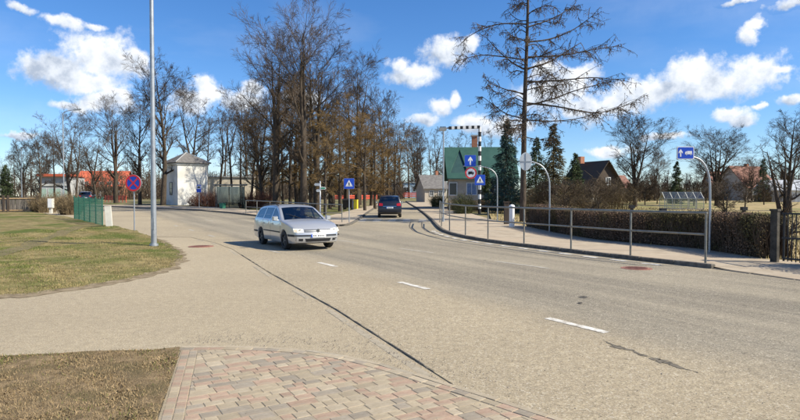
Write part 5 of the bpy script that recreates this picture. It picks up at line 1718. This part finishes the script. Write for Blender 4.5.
class Car:
    def __init__(s, P): s.__dict__.update(P)

    def w(s, x, z):
        w = s.hw
        if z > s.belt: w -= (z - s.belt) * s.tumble + .012
        if z < .42: w -= (.42 - z) * .16
        if x > s.fx: w -= (x - s.fx) ** 2 * s.fk
        if x < s.rx: w -= (s.rx - x) ** 2 * s.rk
        return w

    def outline(s):
        """side silhouette with wheel arches, counter-clockwise seen from the car's left"""
        o = list(s.top)                               # front bottom ... roof ... rear bottom
        for cx in (s.ra, s.fa):
            n = 12
            o += [(cx + s.ar * math.cos(math.pi - math.pi * i / n), s.wr + .01 + s.ar * math.sin(math.pi - math.pi * i / n)) for i in range(n + 1)] if False else \
                 [(cx - s.ar * .995, s.sill)] + [(cx + s.ar * math.cos(math.pi - math.pi * i / n), max(s.sill, s.wr + s.ar * math.sin(math.pi - math.pi * i / n))) for i in range(1, n)] + [(cx + s.ar * .995, s.sill)]
        return o

    def bulge(s, x, f):
        if x > s.fx: return s.fb * (1 - f * f) * min(1, (x - s.fx) / .35)
        if x < s.rx: return -s.rb * (1 - f * f) * min(1, (s.rx - x) / .35)
        return 0.0

    def crown(s, z, f): return (.045 * (1 - f * f)) if z > s.belt - .12 else 0.0

    def shell(s, inset=0.0, thin=0.0):
        o = s.outline(); n = len(o)
        nor = []
        for i in range(n):
            a, b = Vector(o[i - 1]), Vector(o[(i + 1) % n]); d = (b - a).normalized(); nor.append(Vector((-d.y, d.x)))
        # polygon orientation
        ar_ = sum(o[i][0] * o[(i + 1) % n][1] - o[(i + 1) % n][0] * o[i][1] for i in range(n))
        if ar_ < 0: nor = [-q for q in nor]
        rings = [(1.0, .035), (.985, .012), (.955, .002), (.86, 0), (.6, 0), (.2, 0)]
        rings = rings + [(-f, k) for f, k in rings[::-1]]
        bm = bmesh.new(); R_ = []
        for f, k in rings:
            row_ = []
            for (x, z), q in zip(o, nor):
                k2 = k + inset
                xx, zz = x + q.x * k2, z + q.y * k2
                wv = s.w(xx, zz) - thin
                row_.append(bm.verts.new((xx + s.bulge(x, f), wv * f, zz + s.crown(z, f))))
            R_.append(row_)
        for a in range(len(R_) - 1):
            f0, f1 = rings[a][0], rings[a + 1][0]
            mid = abs(f0 + f1) / 2 < .87
            for i in range(n):
                j = (i + 1) % n
                if mid and any(u <= i < v_ for u, v_ in s.screens): continue
                bm.faces.new((R_[a][i], R_[a][j], R_[a + 1][j], R_[a + 1][i]))
        for side, row_ in ((1, R_[0]), (-1, R_[-1])):
            es = []
            for i in range(n):
                v0, v1 = row_[i], row_[(i + 1) % n]
                es.append(bm.edges.get((v0, v1)) or bm.edges.new((v0, v1)))
            for win in s.windows:
                vs = [bm.verts.new((x, side * (s.w(x, z) - thin), z)) for x, z in win]
                for i in range(len(vs)): es.append(bm.edges.new((vs[i], vs[(i + 1) % len(vs)])))
            # fill the silhouette around the window openings
            flat_ = {}
            for e in es:
                for v_ in e.verts: flat_[v_] = v_.co.y; 
            for v_ in flat_: v_.co.y = side * s.hw
            res = bmesh.ops.triangle_fill(bm, edges=es, use_beauty=True, use_dissolve=False, normal=(0, side, 0))
            fs = [g for g in res['geom'] if isinstance(g, bmesh.types.BMFace)]
            # drop faces that closed the openings
            kill = [f for f in fs if any(inside(win, f.calc_center_median().x, f.calc_center_median().z) for win in s.windows)]
            fs = [f for f in fs if f not in kill]
            bmesh.ops.delete(bm, geom=kill, context='FACES_ONLY')
            geo = set(fs)
            for pc, pn in [((k, 0, 0), (1, 0, 0)) for k in [x * .22 for x in range(-10, 11)]] + [((0, 0, k), (0, 0, 1)) for k in (.42, .6, .75, s.belt, s.belt + .15, s.belt + .3)]:
                g = [f for f in geo if f.is_valid]
                gg = set(g); [gg.update(f.edges) for f in g]; [gg.update(f.verts) for f in g]
                r_ = bmesh.ops.bisect_plane(bm, geom=list(gg), plane_co=pc, plane_no=pn)
                geo = {q for q in r_['geom'] if isinstance(q, bmesh.types.BMFace)}
            vs = {v_ for f in geo for v_ in f.verts}
            for v_ in vs:
                v_.co.y = side * (s.w(v_.co.x, v_.co.z) - thin)
        bmesh.ops.recalc_face_normals(bm, faces=bm.faces)
        return bm

    def obj(s, bm, name, m, parent, ang=28):
        me = bpy.data.meshes.new(name); bm.to_mesh(me); bm.free(); me.materials.append(m)
        me.polygons.foreach_set('use_smooth', [True] * len(me.polygons)); me.set_sharp_from_angle(angle=R(ang))
        return link(name, me, parent)

    def side(s, poly, side, off, m, name, parent, grid=.12):
        bm = bmesh.new()
        bm.faces.new([bm.verts.new((x, 0, z)) for x, z in poly])
        xs = [p[0] for p in poly]; zs = [p[1] for p in poly]
        k = min(xs) + grid
        while k < max(xs):
            bmesh.ops.bisect_plane(bm, geom=bm.verts[:] + bm.edges[:] + bm.faces[:], plane_co=(k, 0, 0), plane_no=(1, 0, 0)); k += grid
        k = min(zs) + grid
        while k < max(zs):
            bmesh.ops.bisect_plane(bm, geom=bm.verts[:] + bm.edges[:] + bm.faces[:], plane_co=(0, 0, k), plane_no=(0, 0, 1)); k += grid
        for v_ in bm.verts: v_.co.y = side * (s.w(v_.co.x, v_.co.z) + off)
        return s.obj(bm, name, m, parent)

    def nose(s, z, front=True):
        best = None
        for a, b in zip(s.top[:-1], s.top[1:]):
            if min(a[1], b[1]) <= z <= max(a[1], b[1]) and abs(a[1] - b[1]) > 1e-6:
                x = a[0] + (b[0] - a[0]) * (z - a[1]) / (b[1] - a[1])
                if best is None or (x > best if front else x < best): best = x
        return best

    def end(s, poly, off, m, name, parent, front=True, grid=.09):
        """patch on the nose or the tail, outline given as (y, z)"""
        bm = bmesh.new()
        bm.faces.new([bm.verts.new((0, y, z)) for y, z in poly])
        ys = [p[0] for p in poly]; zs = [p[1] for p in poly]
        k = min(ys) + grid
        while k < max(ys):
            bmesh.ops.bisect_plane(bm, geom=bm.verts[:] + bm.edges[:] + bm.faces[:], plane_co=(0, k, 0), plane_no=(0, 1, 0)); k += grid
        k = min(zs) + .05
        while k < max(zs):
            bmesh.ops.bisect_plane(bm, geom=bm.verts[:] + bm.edges[:] + bm.faces[:], plane_co=(0, 0, k), plane_no=(0, 0, 1)); k += .05
        for v_ in bm.verts:
            x = s.nose(v_.co.z, front); f = min(1, abs(v_.co.y) / s.w(x, v_.co.z))
            rnd = .035 * max(0, (f - .93) / .07) ** 2
            v_.co.x = x + s.bulge(x, f) + (off - rnd if front else -off + rnd)
        bmesh.ops.recalc_face_normals(bm, faces=bm.faces)
        return s.obj(bm, name, m, parent)

    def screen(s, i0, i1, m, name, parent, fmax=.87):
        b = MB(); fs = [-fmax + 2 * fmax * k / 10 for k in range(11)]; seg = s.top[i0:i1 + 1]
        V = [(x + s.bulge(x, f) + 0.0, s.w(x, z) * f, z + s.crown(z, f) + .002) for x, z in seg for f in fs]
        n = len(fs)
        b.add(V, [(r_ * n + c, r_ * n + c + 1, (r_ + 1) * n + c + 1, (r_ + 1) * n + c) for r_ in range(len(seg) - 1) for c in range(n - 1)])
        return b.build(name, m, parent, 0)


def wheel(parent, x, y, r, w, mr, spokes=5):
    side = 1 if y > 0 else -1
    prof = [(.60 * r, -w * .5), (.93 * r, -w * .48), (r, -w * .34), (r, w * .34), (.93 * r, w * .48), (.64 * r, w * .5), (.62 * r, w * .30)]
    b = MB(); n = 28
    V = [(q * math.cos(6.2832 * i / n), d * side, q * math.sin(6.2832 * i / n)) for q, d in prof for i in range(n)]
    b.add(V, [(k * n + i, k * n + (i + 1) % n, (k + 1) * n + (i + 1) % n, (k + 1) * n + i) for k in range(len(prof) - 1) for i in range(n)])
    o = b.build('wheel', M_tyre, parent, 35, fix=True); o.location = (x, y, r)
    b = MB()
    rr = .63 * r
    b.tube([(0, side * w * .22, 0), (0, side * w * .26, 0)], [rr, rr], n)
    for k in range(spokes):
        a = 6.2832 * k / spokes
        b.box((math.cos(a) * rr * .55, side * w * .33, math.sin(a) * rr * .55), (rr * .85, w * .14, rr * .24), M=Matrix.Rotation(-a, 3, 'Y'))
    b.tube([(0, side * w * .25, 0), (0, side * w * .43, 0)], [rr * .3, rr * .24], 14)
    b.build('rim', mr, o)
    return o


def seat(parent, x, y):
    b = MB()
    b.box((x, y, .50), (.50, .48, .16)); b.box((x - .25, y, .80), (.14, .46, .56), M=Matrix.Rotation(-.2, 3, 'Y')); b.box((x - .33, y, 1.16), (.10, .26, .18))
    return b.build('seat', M_int, parent)


GOLF = dict(hw=.868, belt=.93, tumble=.40, fx=1.45, fk=.26, rx=-1.7, rk=.2, fb=.10, rb=.05, fa=1.31, ra=-1.20, ar=.345, wr=.305, sill=.215,
            top=[(1.70, .215), (2.00, .225), (2.13, .27), (2.17, .36), (2.17, .50), (2.145, .58), (2.12, .66), (2.05, .735), (1.75, .85), (1.35, .925), (1.02, .965),
                 (.78, 1.105), (.54, 1.245), (.32, 1.365), (.10, 1.425), (-.35, 1.458), (-.9, 1.452), (-1.45, 1.415), (-1.74, 1.36),
                 (-1.86, 1.22), (-1.98, 1.05), (-2.07, .90), (-2.13, .76), (-2.17, .62), (-2.19, .48), (-2.17, .36), (-2.08, .27), (-1.75, .225)],
            windows=[[(.82, .985), (.79, 1.01), (.40, 1.245), (.13, 1.355), (.0, 1.375), (-.02, .985)], [(-.10, .985), (-.08, 1.378), (-.86, 1.372), (-.90, .985)], [(-.99, .99), (-.95, 1.368), (-1.45, 1.335), (-1.66, 1.27), (-1.78, 1.02), (-1.74, .995)]],
            screens=[(10, 13), (18, 20)])
VAN = dict(hw=.90, belt=.98, tumble=.34, fx=1.45, fk=.24, rx=-1.7, rk=.16, fb=.10, rb=.07, fa=1.33, ra=-1.36, ar=.36, wr=.32, sill=.22,
           top=[(1.72, .22), (2.02, .23), (2.15, .29), (2.18, .40), (2.18, .54), (2.14, .66), (2.08, .76), (1.80, .90), (1.45, 1.0), (1.15, 1.06),
                (.88, 1.22), (.62, 1.36), (.40, 1.47), (.15, 1.54), (-.4, 1.575), (-1.0, 1.565), (-1.6, 1.53), (-1.92, 1.47),
                (-2.02, 1.32), (-2.10, 1.14), (-2.15, 1.0), (-2.19, .85), (-2.21, .70), (-2.22, .50), (-2.20, .38), (-2.10, .29), (-1.85, .23)],
           windows=[[(.90, 1.07), (.46, 1.34), (.15, 1.44), (.0, 1.46), (-.02, 1.04)], [(-.10, 1.04), (-.08, 1.465), (-.92, 1.455), (-.95, 1.04)], [(-1.04, 1.05), (-1.0, 1.45), (-1.55, 1.41), (-1.78, 1.33), (-1.85, 1.09)]],
           screens=[(9, 12), (17, 19)])


def make_car(P, name, label, m, front_view, group=None):
    s = Car(P); e = thing(name, label, 'car', group=group)
    body = s.obj(s.shell(), 'body', m, e)
    s.obj(s.shell(.03, .03), 'cabin_lining', M_int, e)
    s.screen(s.screens[0][0], s.screens[0][1], M_cgl, 'windscreen', e)
    s.screen(s.screens[1][0], s.screens[1][1], M_cgl, 'rear_window', e)
    for sd in (1, -1):
        for k, win in enumerate(s.windows): s.side(win, sd, -.006, M_cgl, 'side_window', e)
        # shut lines, handles, rubbing strip, sill
        zb = s.belt
        doors = [(.98, -.06), (-.06, -.98)]
        for x0, x1 in doors:
            d_ = s.side([(x1 + .012, .33), (x0, .33), (x0, .36), (x1 + .012, .36)], sd, .003, M_trim, 'door_sill_line', body) if False else None
        for x in (.98, -.06, -.93):
            z1 = zb + (.02 if x > .5 else .04)
            s.side([(x - .006, .30), (x + .006, .30), (x + .006, z1), (x - .006, z1)], sd, .002, M_trim, 'shut_line', body)
        for x in (.08, -.86): s.side([(x - .09 + .02, .80), (x + .11, .80), (x + .11, .835), (x - .07, .835)], sd, .022, m if m is M_silver else M_trim, 'door_handle', body)
        s.side([(-.84, .545), (.96, .545), (.96, .585), (-.84, .585)], sd, .014, M_trim, 'rubbing_strip', body)
        s.side([(1.70, .46), (2.08, .46), (2.08, .53), (1.66, .53)], sd, .012, M_trim, 'bumper_strip', body)
        s.side([(-2.1, .46), (-1.58, .46), (-1.58, .52), (-2.1, .52)], sd, .012, M_trim, 'bumper_strip', body)
        # wing mirror
        b = MB(); yy = s.w(.85, zb) + .10
        b.tube([(.80, sd * (yy - .09), zb + .03), (.80, sd * (yy - .03), zb + .07)], .028, 8)
        b.add([(.88, sd * (yy - .06), zb + .02), (.88, sd * (yy + .08), zb + .04), (.88, sd * (yy + .08), zb + .15), (.88, sd * (yy - .06), zb + .16),
               (.76, sd * (yy - .07), zb + .01), (.76, sd * (yy + .10), zb + .02), (.76, sd * (yy + .10), zb + .17), (.76, sd * (yy - .07), zb + .18)],
              [(0, 1, 2, 3), (7, 6, 5, 4), (0, 4, 5, 1), (1, 5, 6, 2), (2, 6, 7, 3), (3, 7, 4, 0)])
        mi = b.build('wing_mirror', m, e, 40, fix=True)
        MB().box((.757, sd * (yy + .015), zb + .095), (.004, .13, .11)).build('mirror_glass', M_chrome, mi)
        # roof rail
        pts = [Vector((x, sd * (s.w(x, z) - .045), z + .055)) for x, z in [p for p in s.top if p[1] > s.belt + .42][1:]]
        pts[0].z -= .03; pts[-1].z -= .03
        MB().tube(pts, .016, 6).build('roof_rail', M_trim, e, 40)
        # wheels
        for x in (s.fa, s.ra): wheel(e, x, sd * (s.hw - .105), s.wr, .20, M_rim if m is M_silver else M_alloy)
        # lamps
        if m is M_silver:
            hl = s.end([(sd * .50, .60), (sd * .50, .715), (sd * .80, .735), (sd * .80, .62), (sd * .70, .59)], .006, M_lens, 'headlight', e)
            s.end([(sd * .70, .615), (sd * .70, .70), (sd * .79, .71), (sd * .79, .63)], .010, mat('indicator', (.72, .58, .42), None, .3), 'indicator', hl)
            MB().tube([(s.nose(.655) + .012, sd * .60, .655), (s.nose(.655) + .03, sd * .60, .655)], [.045, .045], 16).build('reflector', M_chrome, hl)
        else:
            s.end([(sd * .50, .66), (sd * .50, .76), (sd * .82, .79), (sd * .82, .68)], .006, M_lens, 'headlight', e)
        zt = (.80, 1.02) if m is M_silver else (.84, 1.05)
        tl_ = s.end([(sd * (.52 if m is not M_silver else .66), zt[0]), (sd * (.52 if m is not M_silver else .66), zt[1] - .04), (sd * .80, zt[1]), (sd * .83, zt[0])], .008, M_tail, 'tail_light', e, False)
    # underbody and inner arches
    b = MB(); b.box((0, 0, .30), (2 * 1.7, 1.1, .16)); b.box((.05, 0, .36), (1.7, 1.56, .2)); b.box((s.fa, 0, .5), (.7, 1.2, .32)); b.box((s.ra, 0, .52), (.7, 1.2, .34))
    b.build('underbody', M_int, e)
    MB().box((.92, 0, .84), (.34, 1.42, .16)).build('dashboard', M_int, e)
    for y in (.36, -.36): seat(e, .05, y)
    seat(e, -.85, .36); seat(e, -.85, -.36)
    MB().tube([Vector((.56 + .05 * math.sin(a), .36 + .18 * math.cos(a), .88 + .17 * math.sin(a))) for a in [6.2832 * k / 20 for k in range(21)]], .016, 6).build('steering_wheel', M_trim, e, 40)
    # nose
    zg0, zg1 = (.60, .70)
    g = s.end([(-.47, zg0 + .01), (.47, zg0 + .01), (.46, zg1), (-.46, zg1)], .004, M_trim, 'grille', e)
    for k in range(3): s.end([(-.45, zg0 + .025 + .027 * k), (.45, zg0 + .025 + .027 * k), (.45, zg0 + .036 + .027 * k), (-.45, zg0 + .036 + .027 * k)], .010, M_alloy if m is M_silver else M_trim, 'grille_bar', g)
    em = MB(); xn = s.nose(.655) + s.bulge(2.1, 0)
    em.tube([(xn, 0, .655), (xn + .022, 0, .655)], [.062, .062], 20).build('emblem_disc', M_chrome, g, 40)
    em = MB(); em.tube([(xn + .02, 0, .655), (xn + .026, 0, .655)], [.050, .050], 20); em.build('emblem_ground', M_trim, g, 40)
    em = MB()
    for (y0, z0, y1, z1) in ((-.025, .035, 0, .002), (.025, .035, 0, .002), (-.04, .015, -.02, -.035), (-.02, -.035, 0, -.003), (0, -.003, .02, -.035), (.02, -.035, .04, .015)):
        em.tube([(xn + .028, y0, .655 + z0), (xn + .028, y1, .655 + z1)], .005, 4)
    em.build('emblem_letters', M_chrome, g)
    s.end([(-.80, .475), (.80, .475), (.80, .525), (-.80, .525)], .012, M_trim, 'bumper_strip', body)
    s.end([(-.42, .30), (.42, .30), (.46, .40), (-.46, .40)], .004, M_trim, 'air_intake', body)
    for sd in (1, -1): s.end([(sd * .52, .32), (sd * .74, .33), (sd * .74, .40), (sd * .52, .40)], .004, M_trim, 'fog_lamp_recess', body)
    p = s.end([(-.26, .435), (.26, .435), (.26, .545), (-.26, .545)], .022, M_plate, 'number_plate', e)
    s.end([(-.26, .437), (-.215, .437), (-.215, .543), (-.26, .543)], .0235, M_eu, 'plate_band', p)
    for k, yy in enumerate((-.17, -.11, -.01, .05, .11, .17)):
        s.end([(yy - .018, .462), (yy + .018, .462), (yy + .018, .518), (yy - .018, .518)], .0235, M_sblk, 'plate_character', p) if k != 9 else None
    # tail
    p = s.end([(-.26, .66), (.26, .66), (.26, .77), (-.26, .77)], .012, M_plate, 'number_plate', e, False)
    s.end([(.215, .662), (.26, .662), (.26, .768), (.215, .768)], .0135, M_eu, 'plate_band', p, False)
    for yy in (.15, .09, .03, -.05, -.11, -.17): s.end([(yy - .018, .687), (yy + .018, .687), (yy + .018, .743), (yy - .018, .743)], .0135, M_sblk, 'plate_character', p, False)
    s.end([(-.55, .30), (.55, .30), (.60, .42), (-.60, .42)], .006, M_trim, 'rear_diffuser', body, False)
    s.end([(-.62, .52), (.62, .52), (.62, .56), (-.62, .56)], .008, M_trim, 'bumper_strip', body, False)
    s.end([(-.50, .80), (.50, .80), (.50, .825), (-.50, .825)], .010, M_chrome if m is not M_silver else m, 'boot_trim', body, False)
    # wipers
    b = MB(); x0, z0 = s.top[s.screens[0][0]]
    for y in (.45, -.1): b.tube([(x0 - .02, y, z0 + .05), (x0 - .22, y - .38, z0 + .19)], .009, 5)
    b.build('wipers', M_trim, e)
    return e


def copy_thing(o):
    c = o.copy(); C.objects.link(c)
    for ch in o.children:
        k = ch.copy(); C.objects.link(k); k.parent = c
        for g in ch.children:
            q = g.copy(); C.objects.link(q); q.parent = k
    return c


wr_, wf_ = at(261, 244.2), at(284.5, 249.4)
hd = (wf_ - wr_); hd.normalize(); hd = (hd + Vector((.5, -.866, 0))).normalized()
left_n = Vector((-hd.y, hd.x, 0))
mid = (wr_ + wf_) / 2 + left_n * .80
car = make_car(GOLF, 'estate_car', 'silver estate car driving towards the viewer on the main road', M_silver, True)
car.location = (mid.x, mid.y, .008); car.rotation_euler = (0, 0, math.atan2(hd.y, hd.x)); car.scale = (.97, .97, .97)

dc = make_car(VAN, 'people_carrier', 'dark people carrier driving away down the side street', M_navy, False)
pc = at(389.5, 216.6, .008); dc.location = pc; dc.rotation_euler = (0, 0, R(90 + 1.5)); dc.scale = (.94, .94, .98)
d2 = copy_thing(dc); d2['label'] = 'dark car parked behind the green mesh fence at far left'; d2.location = col(87, 82, .01); d2.rotation_euler = (0, 0, R(112))
d2.name = 'parked_car'


# driver behind the windscreen
def driver(carobj, y=.36):
    bm = bmesh.new()
    J = [((.02, y, .58), .15), ((-.10, y, .85), .155), ((-.13, y, 1.03), .14), ((-.10, y, 1.12), .062), ((-.07, y, 1.20), .085), ((-.06, y, 1.30), .088)]
    vs = [bm.verts.new(p) for p, _ in J]
    rad = [r for _, r in J]
    ed = [(0, 1), (1, 2), (2, 3), (3, 4), (4, 5)]
    for sd in (1, -1):
        k = len(vs)
        for p, r in (((-.12, y + sd * .19, 1.0), .07), ((.10, y + sd * .25, .80), .05), ((.36, y + sd * .20, .90), .04), ((.50, y + sd * .16, .97), .035)): vs.append(bm.verts.new(p)); rad.append(r)
        ed += [(2, k), (k, k + 1), (k + 1, k + 2), (k + 2, k + 3)]
        k = len(vs)
        for p, r in (((.38, y + sd * .12, .62), .085), ((.62, y + sd * .12, .42), .055)): vs.append(bm.verts.new(p)); rad.append(r)
        ed += [(0, k), (k, k + 1)]
    for a, b in ed: bm.edges.new((vs[a], vs[b]))
    me = bpy.data.meshes.new('person'); bm.to_mesh(me); bm.free()
    me.materials.append(M_coat)
    o = link('person', me)
    md = o.modifiers.new('skin', 'SKIN')
    for i, r in enumerate(rad): me.skin_vertices[0].data[i].radius = (r, r)
    me.skin_vertices[0].data[0].use_root = True
    sb = o.modifiers.new('sub', 'SUBSURF'); sb.levels = sb.render_levels = 2
    dg = bpy.context.evaluated_depsgraph_get()
    m2 = bpy.data.meshes.new_from_object(o.evaluated_get(dg)); o.modifiers.clear(); o.data = m2
    m2.materials.clear(); m2.materials.append(M_coat); m2.materials.append(M_skin)
    for p in m2.polygons: p.material_index = 1 if p.center.z > 1.09 or p.center.x > .44 and p.center.z > .8 else 0
    h = MB()
    n = 12
    V = []
    for i in range(6):
        a = R(10 + 80 * i / 5)
        V += [(-.075 + .10 * math.cos(a) * math.cos(6.2832 * j / n), y + .098 * math.cos(a) * math.sin(6.2832 * j / n), 1.27 + .125 * math.sin(a)) for j in range(n)]
    h.add(V, [(i * n + j, i * n + (j + 1) % n, (i + 1) * n + (j + 1) % n, (i + 1) * n + j) for i in range(5) for j in range(n)])
    h.build('hair', M_wood, o, 0)
    o.matrix_world = Matrix.Translation(carobj.location) @ carobj.rotation_euler.to_matrix().to_4x4() @ Matrix.Scale(carobj.scale.x, 4)
    tag(o, 'driver in dark jacket at the wheel of the silver car', 'person')


driver(car)
